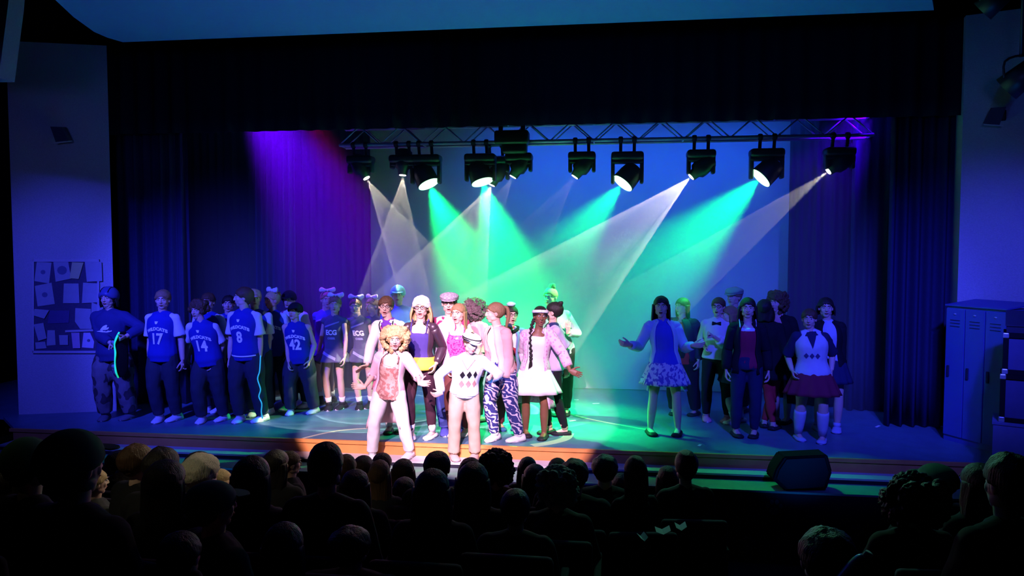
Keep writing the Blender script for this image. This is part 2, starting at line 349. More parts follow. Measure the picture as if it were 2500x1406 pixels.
head(1857, 435, 'wash', thru(1660, 620, 1.3), 'tilted green wash light nearest the right end of the truss', 3000, 48)
head(2022, 418, 'spot', thru(1722, 644, 1.35), 'rightmost moving head in shadow with long white beam', 620, 17, G(7.9, base=.2))
# purple and red wash lamps hidden above the valance
bm = bmesh.new(); cyl(bm, (-5.6, 0, 0), (5.4, 0, 0), .03)
for x_ in (-4, 0, 4): cyl(bm, (x_, 0, 0), (x_, 0, 4.7), .006)
tag(mkobj('lighting_batten', bm, M_METBLK, None, True, loc=(-.9, 1.62, 4.70)), 'black pipe batten above the valance carrying the wash lanterns', 'batten')
def lantern(loc, target, color, power, deg, label):
    d = (Vector(target)-Vector(loc)).normalized(); root = empty('wash_lantern', loc); tag(root, label, 'stage light')
    bm = bmesh.new(); cyl(bm, -d*0.30, Vector((0, 0, 0)), 0.10, 0.12, 18); mkobj('housing', bm, M_METBLK, root, True)
    bm = bmesh.new(); cyl(bm, -d*0.15, Vector((-d.x*.15, 1.62-loc[1], 4.70-loc[2])), 0.015); mkobj('hanger', bm, M_METBLK, root)
    spot('beam', Vector(loc)+d*0.03, target, color, power, deg, 0.9, 0.08)
p0 = ony(572, 165, 1.55); lantern(p0, thru(840, 620, 1.5), (0.12, 0.0, 1.0), 4600, 44, 'purple wash lantern hidden above the left end of the valance')
p0 = ony(690, 180, 1.62); lantern(p0, thru(900, 560, 1.9), (0.9, 0.0, 0.30), 360, 26, 'magenta wash lantern hidden above the valance')
lantern((3.6, 1.5, 4.35), (2.4, 2.0, 2.6), (0.05, 0.0, 1.0), 600, 50, 'blue wash lantern hidden above the right end of the valance')
c_ = ony(1250, 340, 1.30); r = empty('power_box', c_); tag(r, 'bulky black box hung under the middle of the truss', 'power box')
bm = bmesh.new(); box(bm, (0, 0, .02), (.46, .22, .18), bev=.03); mkobj('housing', bm, M_METBLK, r, True)
bm = bmesh.new(); box(bm, (.03, .05, -.11), (.34, .18, .16), bev=.04); mkobj('lower_housing', bm, M_METBLK, r, True)
for s_ in (-.15, .15): bm = bmesh.new(); tube(bm, [(s_, .12, .25, .014, .03), (s_, 0, .22, .014, .03), (s_, -.02, .08, .014, .03)], 8, 3, (1, 0, 0)); mkobj('strap', bm, M_CLAMP, r, True)
# unseen spots added to rim the audience heads and green the lower step
spot('spill_fill', (-0.6, 0.93, 3.6), (-4.4, -4.6, 0.6), (1.0, .82, .50), 520, 36, 0.9, 0.1)
spot('spill_fill', (-0.9, 0.93, 3.6), (-1.7, -4.4, 0.5), (.9, .35, .35), 90, 36, 0.9, 0.1)
spot('spill_fill', (0.6, 0.93, 3.6), (1.8, -1.0, -0.2), (.0, 1.0, .25), 260, 34, 0.9, 0.1)
spot('spill_fill', (0.6, 0.93, 3.6), (1.1, -4.4, 0.6), (.25, 1.0, .55), 260, 40, 0.9, 0.1)
# haze
hz = bpy.data.materials.new('stage_haze'); hz.use_nodes = True; nt = hz.node_tree
for n in list(nt.nodes):
    if n.type == 'BSDF_PRINCIPLED': nt.nodes.remove(n)
vs = nt.nodes.new('ShaderNodeVolumeScatter'); vs.inputs['Color'].default_value = (0.95, 0.95, 0.95, 1); vs.inputs['Density'].default_value = 0.16; vs.inputs['Anisotropy'].default_value = 0.0
nt.links.new(vs.outputs[0], nt.nodes['Material Output'].inputs['Volume'])
bm = bmesh.new(); box(bm, (-1.5, 1.97, 2.3), (9.6, 2.06, 4.56)); o = mkobj('haze', bm, hz)
tag(o, 'thin theatrical haze hanging in the air over the stage', 'haze', kind='stuff')
# ------------------------------------------------------------------ people: builders
TMPSC = bpy.data.scenes.new('bench')
def evaluated_mesh(o):
    TMPSC.collection.objects.link(o); vl = TMPSC.view_layers[0]; vl.update(); dg = vl.depsgraph
    return bpy.data.meshes.new_from_object(o.evaluated_get(dg))
def remesh_to_mesh(bm, voxel, smooth=2):
    me = bpy.data.meshes.new('t'); bmesh.ops.recalc_face_normals(bm, faces=bm.faces[:]); bm.to_mesh(me); bm.free()
    o = bpy.data.objects.new('t', me)
    m = o.modifiers.new('r', 'REMESH'); m.mode = 'VOXEL'; m.voxel_size = voxel; m.use_smooth_shade = True
    if smooth:
        s = o.modifiers.new('s', 'SMOOTH'); s.factor = 0.5; s.iterations = smooth
    out = evaluated_mesh(o)
    bpy.data.objects.remove(o); bpy.data.meshes.remove(me); return out
def add_mesh(bm, me, M, mirror=False):
    n = len(bm.verts); bm.from_mesh(me); bm.verts.ensure_lookup_table(); vs = bm.verts[n:]
    bmesh.ops.transform(bm, matrix=M, verts=vs)
    if mirror:
        fs = {f for v in vs for f in v.link_faces}; bmesh.ops.reverse_faces(bm, faces=list(fs))
def obj_from_mesh(name, me, mats, parent):
    me.materials.clear()
    for x in (mats if isinstance(mats, (list, tuple)) else [mats]): me.materials.append(x)
    for p in me.polygons: p.use_smooth = True
    o = bpy.data.objects.new(name, me); COL.objects.link(o); o.parent = parent; return o
def part(name, bm, m, parent, smooth=True): return mkobj(name, bm, m, parent, smooth)
# head, one unit from chin to crown, face towards -Y, origin at the middle
def make_head(jaw=0.0, open_=0.0):
    bm = bmesh.new()
    ellipsoid(bm, (0, .07, .13), (.345, .42, .37), seg=24, rings=16)
    ellipsoid(bm, (0, -.07, -.08), (.275, .31, .40), seg=24, rings=16)
    ellipsoid(bm, (0, -.19, -.36-open_*.4), (.15, .14, .12))
    for s in (-1, 1):
        ellipsoid(bm, (s*.145, -.235, -.10), (.105, .09, .12)); ellipsoid(bm, (s*.18, -.05, -.25), (.10, .18, .13))
        ellipsoid(bm, (s*.325, .03, -.03), (.045, .085, .125))
        tube(bm, [(0, -.36, .115, .03, .03), (s*.10, -.375, .135, .035, .03), (s*.20, -.32, .11, .03, .03)], 8, 2)
        ellipsoid(bm, (s*.045, -.385, -.115), (.035, .045, .03))
    tube(bm, [(0, -.345, .12, .035, .03), (0, -.40, .0, .035, .04), (0, -.445, -.10, .05, .045), (0, -.40, -.13, .04, .03)], 10, 3, front=(0, 0, 1))
    ellipsoid(bm, (0, -.335, -.215), (.10, .06, .028)); ellipsoid(bm, (0, -.325, -.275-open_*.6), (.085, .06, .03))
    return remesh_to_mesh(bm, .021, 2)
HEAD = make_head(); HEADO = make_head(open_=.10)
def make_hand(pose):
    """unit length; wrist at origin, fingers along -Z, thumb on +X, palm towards -Y"""
    bm = bmesh.new(); c = dict(relax=(.30, .45, .35), open=(.06, .10, .08), fist=(1.35, 1.5, 1.0), point=(.15, .2, .2))[pose]
    tube(bm, [(0, 0, .10, .13, .085), (0, 0, 0, .14, .085), (0, -.01, -.20, .205, .085), (0, 0, -.42, .215, .075), (0, 0, -.47, .20, .06)], 14, 3)
    spl = .07 if pose == 'open' else .0
    for i, (x, l, r) in enumerate(((.155, .40, .047), (.052, .46, .05), (-.052, .43, .047), (-.150, .34, .042))):
        p = Vector((x, 0, -.44)); a = .12; pts = [(*p, r*1.1, r*1.1)]
        sx = (x*1.0+.01)*(spl*10) if pose == 'open' else x*.15
        cc = tuple(q*(1+.18*i) for q in c)
        for k, (f, ang) in enumerate(zip((.45, .30, .25), cc)):
            a += ang; d = Vector((sx*.9, -math.sin(a), -math.cos(a))).normalized(); p = p+d*l*f; pts.append((*p, r*(1-.1*k), r*(1-.1*k)))
        tube(bm, pts, 8, 2)
    th = (.62, .15) if pose == 'open' else (.34, .38)
    p0 = Vector((.13, -.02, -.10)); p1 = p0+Vector((th[0]*.28, -th[1]*.25, -.15)); p2 = p1+Vector((th[0]*.20, -th[1]*.22, -.14)); p3 = p2+Vector((th[0]*.10, -th[1]*.2, -.13))
    tube(bm, [(*p0, .075, .07), (*p1, .065, .06), (*p2, .052, .05), (*p3, .042, .04)], 8, 2)
    return remesh_to_mesh(bm, .019, 1)
HANDS = {k: make_hand(k) for k in ('relax', 'open', 'fist')}
def ik(a, c, l1, l2, hint):
    d = c-a; L = d.length
    if L > (l1+l2)*.995: c = a+d.normalized()*(l1+l2)*.995; d = c-a; L = d.length
    x = (l1*l1-l2*l2+L*L)/(2*L); h = math.sqrt(max(0, l1*l1-x*x)); u = d.normalized(); hv = hint-u*hint.dot(u)
    if hv.length < 1e-4: hv = Vector((0, 1, 0))-u*u.y
    return a+u*x+hv.normalized()*h, c
class Fig: pass
def rotz(v, a): return Vector((v[0]*math.cos(a)-v[1]*math.sin(a), v[0]*math.sin(a)+v[1]*math.cos(a), v[2]))
def skeleton(H, pel, feet, headxy, yaw, arms, sex='f', lean=0.0, hy=0, hp=0, hr=0, slim=1.0, seated=False, footyaw=(8, -8)):
    """all in metres about the root on the floor; +X picture right, -Y towards the seats; arms: wrist targets or None"""
    g = Fig(); g.cloth = []; g.H = H; g.sex = sex; g.yaw = math.radians(yaw); g.slim = slim; q = g.yaw
    g.front = rotz((0, -1, 0), q); g.side = rotz((1, 0, 0), q)
    L1, L2 = .245*H, .243*H
    hx = .052*H
    g.ank = [Vector((f[0], f[1], .045*H)) for f in feet]
    if seated: pz = pel[2]
    else:
        pz = .533*H
        for s, a in zip((-1, 1), g.ank):
            o = math.hypot(a.x-(pel[0]+s*hx*math.cos(q)), a.y-(pel[1]+s*hx*math.sin(q))); pz = min(pz, .045*H+math.sqrt(max(.01, (L1+L2)**2*.992-o*o)))
        pz -= pel[2] if len(pel) > 2 else 0
    g.pel = Vector((pel[0], pel[1], pz)); g.hip = [g.pel+g.side*s*hx for s in (-1, 1)]
    g.knee = []
    for i in (0, 1):
        k, a = ik(g.hip[i], g.ank[i], L1, L2, g.front+g.side*(.25*(-1, 1)[i])+(Vector((0, 0, 1.2)) if seated else Vector((0, 0, 0)))); g.knee.append(k)
    # spine: from pelvis to the head, leaning to reach headxy
    up = H*.467; hd = Vector((headxy[0], headxy[1], pz)); off = Vector((headxy[0]-g.pel.x, headxy[1]-g.pel.y, 0))
    vz = math.sqrt(max(.2*up*up, up*up-off.length**2)); top = g.pel+off+Vector((0, 0, vz))
    def sp(t): return g.pel.lerp(top, t)+off*(-.10*math.sin(PI*t))
    g.sp = sp; g.waist = sp(.20); g.chest = sp(.44); g.shc = sp(.60); g.neck = sp(.69); g.headc = sp(.872); g.top = top
    sw = (.104 if sex == 'm' else .090)*H*slim**.5
    g.sh = [g.shc+g.side*s*sw+Vector((0, 0, -.014*H)) for s in (-1, 1)]
    g.elb = []; g.wri = []; g.hdir = []; g.hth = []; g.hpose = []
    for i, s in enumerate((-1, 1)):
        A = arms[i]
        if A is None: A = dict(w=g.sh[i]+g.side*s*.055*H+g.front*.035*H+Vector((0, 0, -.305*H)))
        w_ = Vector(A['w']); e, w_ = ik(g.sh[i], w_, .172*H, .150*H, Vector(A.get('hint', g.side*s*.5-g.front*1.0+Vector((0, 0, -.2)))))
        g.elb.append(e); g.wri.append(w_); fd = (w_-e).normalized()
        g.hdir.append(Vector(A['dir']).normalized() if 'dir' in A else (fd+Vector((0, 0, -.25 if w_.z < g.pel.z+.1*H else 0))).normalized())
        g.hth.append(Vector(A.get('thumb', g.front))); g.hpose.append(A.get('pose', 'relax'))
    g.HM = Matrix.Rotation(g.yaw*0+math.radians(hy), 4, 'Z') @ Matrix.Rotation(math.radians(hr), 4, 'Y') @ Matrix.Rotation(math.radians(hp), 4, 'X')
    g.hh = .146*H*(1.0 if H > 1.5 else 1.03)
    g.HT = Matrix.Translation(g.headc) @ g.HM @ Matrix.Scale(g.hh, 4)
    g.fy = footyaw
    return g
def torso_pts(g, add=0.0, z0=0, z1=1):
    """list of tube points up the trunk: t along spine, side and depth radii"""
    H = g.H; f = g.sex == 'f'; k = g.slim
    prof = [(-.06, .088, .070), (.0, .100 if f else .095, .074), (.10, .088 if f else .090, .064), (.21, .074 if f else .086, .058), (.34, .083 if f else .097, .066), (.45, .088 if f else .102, .073 if f else .068), (.56, .082 if f else .097, .058), (.61, .060 if f else .072, .048), (.65, .036, .038), (.70, .031, .034)]
    out = []; lo, hi = max(z0, -.06), min(z1, .70)
    def at(t):
        for (t0, a0, b0), (t1, a1, b1) in zip(prof, prof[1:]):
            if t0 <= t <= t1+1e-9: u = (t-t0)/(t1-t0); return (t, a0*(1-u)+a1*u, b0*(1-u)+b1*u)
    T = sorted({lo, hi} | {p[0] for p in prof if lo+.012 < p[0] < hi-.012})
    for t, a, b in (at(t) for t in T):
        p = g.sp(t) if t >= 0 else g.pel+(g.pel-g.sp(.1))*(-t/.1)
        out.append((*p, a*H*k+add, b*H*k+add))
    return out
def prof_at(g, t, add=0.0):
    P = torso_pts(g, add, -1, 2); T = [-.06, 0, .10, .21, .34, .45, .56, .61, .65, .70]; t = max(-.06, min(.70, t))
    for i in range(len(T)-1):
        if T[i] <= t <= T[i+1]:
            u = (t-T[i])/(T[i+1]-T[i]); return tuple(a*(1-u)+b*u for a, b in zip(P[i], P[i+1]))
    return P[-1]
def limb(bm, a, e, w, r, front, add=0.0, t0=0.0, t1=2.0, k=1.0, n=10):
    """two-bone limb; r: radii at start, mid, joint, mid, end; t 0..2 selects the covered span"""
    a, e, w = Vector(a), Vector(e), Vector(w); ts = [0, .5, 1, 1.45, 2]
    def at(t): return a.lerp(e, t) if t <= 1 else e.lerp(w, t-1)
    def rad(t):
        for i in range(4):
            if ts[i] <= t <= ts[i+1]+1e-9: u = (t-ts[i])/(ts[i+1]-ts[i]); return (r[i]*(1-u)+r[i+1]*u)*k+add
    T = sorted({t for t in [t0, t1]+[.5, .9, 1.0, 1.1, 1.45] if t0 <= t <= t1})
    tube(bm, [(*at(t), rad(t), rad(t)) for t in T], n, 2, front)
def arm_r(g): H = g.H*g.slim; return [.031*H, .027*H, .0225*H, .0235*H, .0155*H] if g.sex == 'm' else [.027*H, .0235*H, .020*H, .020*H, .014*H]
def leg_r(g): H = g.H*g.slim; return [.056*H, .046*H, .032*H, .034*H, .021*H]
def hand_matrix(g, i):
    d = g.hdir[i]; th = g.hth[i]; z = -d; x = (th-z*th.dot(z)); x.normalize(); y = z.cross(x); hl = .108*g.H
    M = Matrix.Identity(4)
    # palm faces -Y of the proto; flip so that the palm looks at the body axis
    M.col[0][:3] = x*hl; M.col[1][:3] = y*hl; M.col[2][:3] = z*hl; M.col[3][:3] = g.wri[i]
    return M
def build_body(g, skin, root, mouth='shut', voxel=.0105, hands=True):
    bm = bmesh.new(); H = g.H
    tube(bm, torso_pts(g, -.004), 16, 3, g.front)
    tube(bm, [(*g.sp(.60), .034*H, .036*H), (*g.sp(.70), .031*H, .034*H), (*(g.sp(.76)+g.front*.004*H), .031*H, .034*H), (*(g.headc+g.HM.to_3x3()@Vector((0, .01*H, 0))), .030*H, .034*H)], 12, 2, g.front)
    for i in (0, 1):
        ar = arm_r(g); limb(bm, g.sh[i], g.elb[i], g.wri[i], ar, g.front); ellipsoid(bm, g.sh[i], (ar[0]*1.12,)*3)
        tube(bm, [(*g.shc, .03*H, .03*H), (*g.sh[i], ar[0]*.95, ar[0]*.95)], 10, 1)
        lr = leg_r(g); limb(bm, g.hip[i]+Vector((0, 0, .01*H)), g.knee[i], g.ank[i], lr, g.front, n=12)
        a = g.ank[i]; fy = math.radians(g.fy[i]); fd = rotz(g.front, -fy*0+fy)
        tube(bm, [(*(a-fd*.02*H+Vector((0, 0, -.015*H))), .02*H, .022*H), (*(a+fd*.03*H-Vector((0, 0, .02*H))), .022*H, .018*H), (*(a+fd*.085*H-Vector((0, 0, .033*H))), .024*H, .010*H)], 10, 2, (0, 0, 1))
    me = remesh_to_mesh(bm, voxel, 2)
    bm = bmesh.new(); bm.from_mesh(me); bpy.data.meshes.remove(me)
    add_mesh(bm, HEADO if mouth == 'open' else HEAD, g.HT)
    if hands:
        for i in (0, 1):
            M = hand_matrix(g, i)
            # x = thumb, -y = palm; mirror across y when the palm would face outwards
            pal = -(M.to_3x3()@Vector((0, 1, 0))); want = g.palm[i] if hasattr(g, 'palm') and g.palm[i] is not None else (g.pel-g.wri[i])
            if pal.dot(want) < 0: add_mesh(bm, HANDS[g.hpose[i]], M @ Matrix.Diagonal((1, -1, 1, 1)), True)
            else: add_mesh(bm, HANDS[g.hpose[i]], M)
    me = bpy.data.meshes.new('body'); bm.to_mesh(me); bm.free(); o = obj_from_mesh('body', me, skin, root); return o
M_EYEW = mat('eye_white', (.8, .8, .8), .3); M_IRIS = mat('eye_dark', (.03, .02, .02), .3); M_LIP = mat('lips', (.35, .08, .08), .5); M_MOUTH = mat('mouth_inside', (.06, .01, .01), .8)
def face(g, root, hairm, mouth='shut', glasses=False):
    for s in (-1, 1):
        bm = bmesh.new(); ellipsoid(bm, (s*.125, -.335, .045), (.055, .035, .028), seg=12, rings=8)
        n = len(bm.faces); ellipsoid(bm, (s*.125, -.357, .045), (.026, .020, .026), seg=10, rings=6)
        bm.faces.ensure_lookup_table()
        for f in bm.faces[n:]: f.material_index = 1
        bmesh.ops.transform(bm, matrix=g.HT, verts=bm.verts[:]); part('eye', bm, [M_EYEW, M_IRIS], root)
        bm = bmesh.new(); tube(bm, [(s*.05, -.40, .12, .012, .014), (s*.13, -.405, .15, .014, .016), (s*.21, -.345, .125, .008, .01)], 6, 2)
        bmesh.ops.transform(bm, matrix=g.HT, verts=bm.verts[:]); part('eyebrow', bm, hairm, root)
    bm = bmesh.new()
    if mouth == 'open':
        n = 14; c = Vector((0, -.372, -.262)); ring = [(*(c+Vector((math.cos(a)*.075, 0.02*abs(math.cos(a)), math.sin(a)*.055))), .017, .017) for a in [2*PI*k/n for k in range(n+1)]]
        tube(bm, ring, 6, 1, (0, -1, 0)); k = len(bm.faces); ellipsoid(bm, c+Vector((0, .012, 0)), (.07, .022, .05), seg=12, rings=8)
        bm.faces.ensure_lookup_table()
        for f in bm.faces[k:]: f.material_index = 1
    else:
        tube(bm, [(-.085, -.375, -.238, .008, .008), (0, -.398, -.232, .020, .02), (.085, -.375, -.238, .008, .008)], 8, 3); tube(bm, [(-.07, -.37, -.25, .008, .008), (0, -.388, -.262, .022, .02), (.07, -.37, -.25, .008, .008)], 8, 3)
    bmesh.ops.transform(bm, matrix=g.HT, verts=bm.verts[:]); part('mouth', bm, [M_LIP, M_MOUTH], root)
    if glasses:
        bm = bmesh.new()
        for s in (-1, 1):
            n = 16; c = Vector((s*.135, -.425, .04)); tube(bm, [(*(c+Vector((math.cos(a)*.095, .03*abs(math.cos(a)), math.sin(a)*.065))), .011, .011) for a in [2*PI*k/n for k in range(n+1)]], 6, 1)
            tube(bm, [(s*.23, -.39, .05, .01, .012), (s*.33, -.15, .05, .01, .012), (s*.34, .04, .03, .01, .012)], 6, 2)
        tube(bm, [(-.04, -.435, .06, .01, .01), (.04, -.435, .06, .01, .01)], 6, 1)
        bmesh.ops.transform(bm, matrix=g.HT, verts=bm.verts[:]); part('eyeglasses', bm, mat('spectacle_frame', (.02, .015, .02), .4), root)
def lump(v, s, a, sd=0):
    from mathutils import noise
    return noise.noise(Vector(v)*s+Vector((sd, sd*.7, 0)))*a
def hair_cap(bm, grow=.03, line=.19, low=-.12, rough=.03, freq=7.0, seed=0, sidecover=True, back=-.30):
    """scalp of hair with a hairline; verts in front of the face sink into the skull"""
    vs = ellipsoid(bm, (0, .075, .12), (.36+grow, .44+grow, .395+grow), seg=40, rings=28)
    def sm(x): x = max(0.0, min(1.0, x)); return x*x*(3-2*x)
    for v in vs:
        p = v.co; ax = abs(p.x)
        hl = line-.34*max(0, ax-.12)*2.2+lump(p, 9, .05, seed)    # hairline drops to the temples
        d = Vector((p.x, p.y-.075, p.z-.12)); a = math.atan2(p.x, p.y-.1); groove = .012*math.sin(a*26+lump(p, 4, 9, seed))*(1 if rough > .006 else 0)
        full = 1+lump(p, freq, rough*2.2, seed)+lump(p, freq*2.6, rough, seed)+groove
        f = sm((hl-p.z)/.09)*sm((.10-p.y)/.10); k = sm((back-p.z)/.14); v.co = Vector((0, .075, .12))+d*(full+(.76-full)*max(f, k))
def hair_fall(bm, top=.1, length=.9, wide=.43, deep=.40, arc=250, thick=.10, wav=.03, seed=0, spread=1.15, front=0.0):
    """long hair: a thick curved sheet hanging round the sides and back; in head units"""
    n = 30; m = 12; rings = []
    for j in range(m+1):
        t = j/m; z = top-t*(length+top); rx = wide*(1+(spread-1)*math.sin(t*PI*.8)); ry = deep*(1.0-.18*math.sin(min(1, t*2)*PI*.5)); rr = []
        aa = math.radians(arc*(1-.18*t)); cy = .07+.02*t
        for side in (0, 1):
            for k in range(n+1):
                u = k/n if side == 0 else 1-k/n; a = PI/2-aa/2+aa*u
                w = wav*(math.sin(a*9+seed+t*3)+.6*math.sin(a*21+t*11+seed)); th = (thick if side else 0)*(1-.6*t)
                r = 1+w-th*2.0; rr.append(Vector((math.cos(a)*rx*r, cy+math.sin(a)*ry*r-front*t*max(0, -math.sin(a)), z+.04*math.sin(a*7+seed)*t)))
        rings.append(rr)
    ringloft(bm, rings)
def hair(g, kind, m, root, seed=0, **k):
    bm = bmesh.new()
    if kind == 'short': hair_cap(bm, .035, k.get('line', .22), rough=.035, freq=6, seed=seed, back=-.34); ellipsoid(bm, (0, .21, -.12), (.25, .21, .24))
    elif kind == 'tidy': hair_cap(bm, .030, .22, rough=.02, freq=6, seed=seed, back=-.34); ellipsoid(bm, (0, .20, -.14), (.24, .20, .24))
    elif kind == 'long':
        hair_cap(bm, .03, .25, rough=.015, seed=seed); hair_fall(bm, .12, k.get('len', .95), seed=seed, arc=k.get('arc', 240), front=k.get('front', .25), spread=k.get('spread', 1.1))
    elif kind == 'bun':
        hair_cap(bm, .022, .24, rough=.012, seed=seed, back=-.24); c = Vector(k.get('at', (0, .18, .56))); vs = ellipsoid(bm, c, (.17, .16, .14))
        for v in vs: v.co += (v.co-c)*lump(v.co, 9, .5, seed)
    elif kind == 'pony':
        hair_cap(bm, .022, .24, rough=.012, seed=seed, back=-.24)
        tube(bm, [(0, .42, .30, .06, .06), (0, .62, .22, .10, .09), (.02, .68, -.15, .12, .10), (.03, .60, -.55, .10, .08), (.02, .55, -.95, .03, .02)], 12, 4)
    elif kind == 'braid':
        hair_cap(bm, .03, .22, rough=.015, seed=seed)
        pts = spline([(-.30, .10, -.20), (-.42, -.05, -.45), (-.50, -.22, -.85), (-.50, -.34, -1.35), (-.46, -.38, -1.85), (-.44, -.38, -2.2)], 4)
        for i, p in enumerate(pts): ellipsoid(bm, (p[0]+(.025 if i % 2 else -.025), p[1], p[2]), (.085*(1-.01*i), .075, .085), seg=10, rings=8)
        for i in range(5): tube(bm, [(-.44, -.38, -2.2, .05, .05), (-.44+.03*(i-2), -.38, -2.45, .04, .04), (-.44+.05*(i-2), -.38, -2.72, .01, .01)], 6, 2)
    elif kind == 'curly':
        hair_cap(bm, .06, k.get('line', .2), rough=.05, freq=8, seed=seed, back=-.34); rnd = random.Random(seed)
        w_ = k.get('wide', .26); n = k.get('n', 90); low = k.get('low', -.55)
        for i in range(n):
            a = rnd.uniform(-.25, 1.25)*PI; z = rnd.uniform(low, .52); rr = math.sqrt(max(.15, 1-((z-.05)/.65)**2)); rx = (.36+w_*.75)*rr; ry = (.38+w_*.5)*rr
            if math.sin(a) < -.15 and z > .20: continue
            ellipsoid(bm, (math.cos(a)*rx, .08+math.sin(a)*ry, z), (rnd.uniform(.09, .15),)*3, seg=8, rings=6)
        for i in range(15):
            a = PI*i/14; ellipsoid(bm, (math.cos(a)*(.27+w_*.3), -.02, .24+math.sin(a)*.30), (.16, .22, .15), seg=10, rings=6)
        ellipsoid(bm, (0, .16, .12), (.38+w_*.55, .38+w_*.2, .42), seg=20, rings=14)
    if kind == 'curly':
        me = remesh_to_mesh(bm, .03, 1); bm = bmesh.new(); bm.from_mesh(me); bpy.data.meshes.remove(me)
        for v in bm.verts: v.co += v.co.normalized()*lump(v.co, 14, .06, seed)
    bmesh.ops.transform(bm, matrix=g.HT, verts=bm.verts[:]); return part('hair', bm, m, root)
def headgear(g, kind, m, root, m2=None):
    bm = bmesh.new(); T = g.HT; nm = kind; extra = []
    if kind == 'beanie':
        hair_cap(bm, .085, .22, rough=.03, freq=5, back=-.02); ellipsoid(bm, (0, .26, .36), (.34, .30, .22)); tube(bm, [(math.sin(a)*.42, .075-math.cos(a)*.50, .20+.05*math.cos(a), .025, .05) for a in [2*PI*k/20 for k in range(21)]], 8, 1, (0, 0, 1)); nm = 'knit_cap'
    elif kind == 'flat_cap':
        vs = ellipsoid(bm, (0, .05, .33), (.47, .56, .21), seg=30, rings=14)
        for v in vs:
            if v.co.y < -.1: v.co.z -= (-.1-v.co.y)*.22
            v.co.z = max(v.co.z, .21-.12*max(0, -v.co.y))
        tube(bm, [(math.sin(a)*.42, .06-math.cos(a)*.49, .22, .04, .06) for a in [2*PI*k/20 for k in range(21)]], 8, 1, (0, 0, 1)); nm = 'flat_cap'
        br = bmesh.new(); pts = [Vector((math.sin(a)*.34, -.36-math.cos(a)*.24, .17-.05*math.cos(a))) for a in [(-1+2*k/12)*PI/2 for k in range(13)]]; prism(br, pts, (0, .01, .035)); extra.append(('brim', br))
    elif kind == 'cap':
        hair_cap(bm, .075, .20, rough=.004, back=.02); br = bmesh.new(); pts = [Vector((math.sin(a)*.33, -.36-math.cos(a)*.36, .19-.05*math.cos(a))) for a in [(-1+2*k/12)*PI/2 for k in range(13)]]; prism(br, pts, (0, .01, .03)); extra.append(('brim', br)); nm = 'baseball_cap'
    elif kind == 'helmet':
        hair_cap(bm, .11, .20, rough=0, back=-.12)
        st = bmesh.new()
        for s in (-1, 1): tube(st, [(s*.44, -.02, .0, .02, .03), (s*.38, -.10, -.25, .015, .03), (s*.12, -.20, -.50, .015, .03), (0, -.22, -.53, .015, .03)], 6, 2)
        extra.append(('strap', st)); nm = 'helmet'
        for s in (-.2, 0, .2):
            tube(st, [(s, -.40, .34, .02, .012), (s, -.2, .53, .02, .012), (s, .2, .60, .02, .012), (s, .45, .42, .02, .012)], 6, 2)
    elif kind == 'headband':
        pts = [(math.sin(a)*.415, .08-math.cos(a)*.47*(1.0), .30-.20*(1-math.cos(a))*.35, .02, .075) for a in [2*PI*k/28 for k in range(29)]]; tube(bm, pts, 8, 1, (0, 0, 1)); nm = 'headband'
    elif kind == 'arch_band':
        pts = [(math.cos(a)*.42, .0, .05+math.sin(a)*.53, .02, .07) for a in [PI*(-.05+1.1*k/20) for k in range(21)]]; tube(bm, pts, 8, 1, (0, -1, 0)); nm = 'headband'
    elif kind == 'bow':
        c = Vector((.05, .0, .58))
        for s in (-1, 1):
            vs = ellipsoid(bm, c+Vector((s*.25, 0, .03)), (.25, .12, .17), seg=16, rings=10)
            for v in vs: k_ = abs(v.co.x-c.x)/.5; v.co.z = c.z+.03+(v.co.z-c.z-.03)*(.35+.9*k_)+.02*math.sin(v.co.x*16); v.co.y += .03*math.sin(v.co.x*20)
            tube(bm, [(c.x, c.y+.03, c.z, .03, .05), (c.x+s*.16, c.y+.10, c.z-.10, .08, .02), (c.x+s*.26, c.y+.12, c.z-.22, .09, .012)], 8, 2)
        ellipsoid(bm, c, (.08, .10, .09)); nm = 'hair_bow'
    elif kind == 'puff':
        vs = ellipsoid(bm, (0, .05, .60), (.26, .24, .14), seg=18, rings=10)
        for v in vs: v.co.z += lump(v.co, 8, .05)
        nm = 'hair_bow'
    bmesh.ops.transform(bm, matrix=T, verts=bm.verts[:]); o = part(nm, bm, m, root)
    for n_, b in extra: bmesh.ops.transform(b, matrix=T, verts=b.verts[:]); part(n_, b, m2 or m, o, smooth=False)
    return o
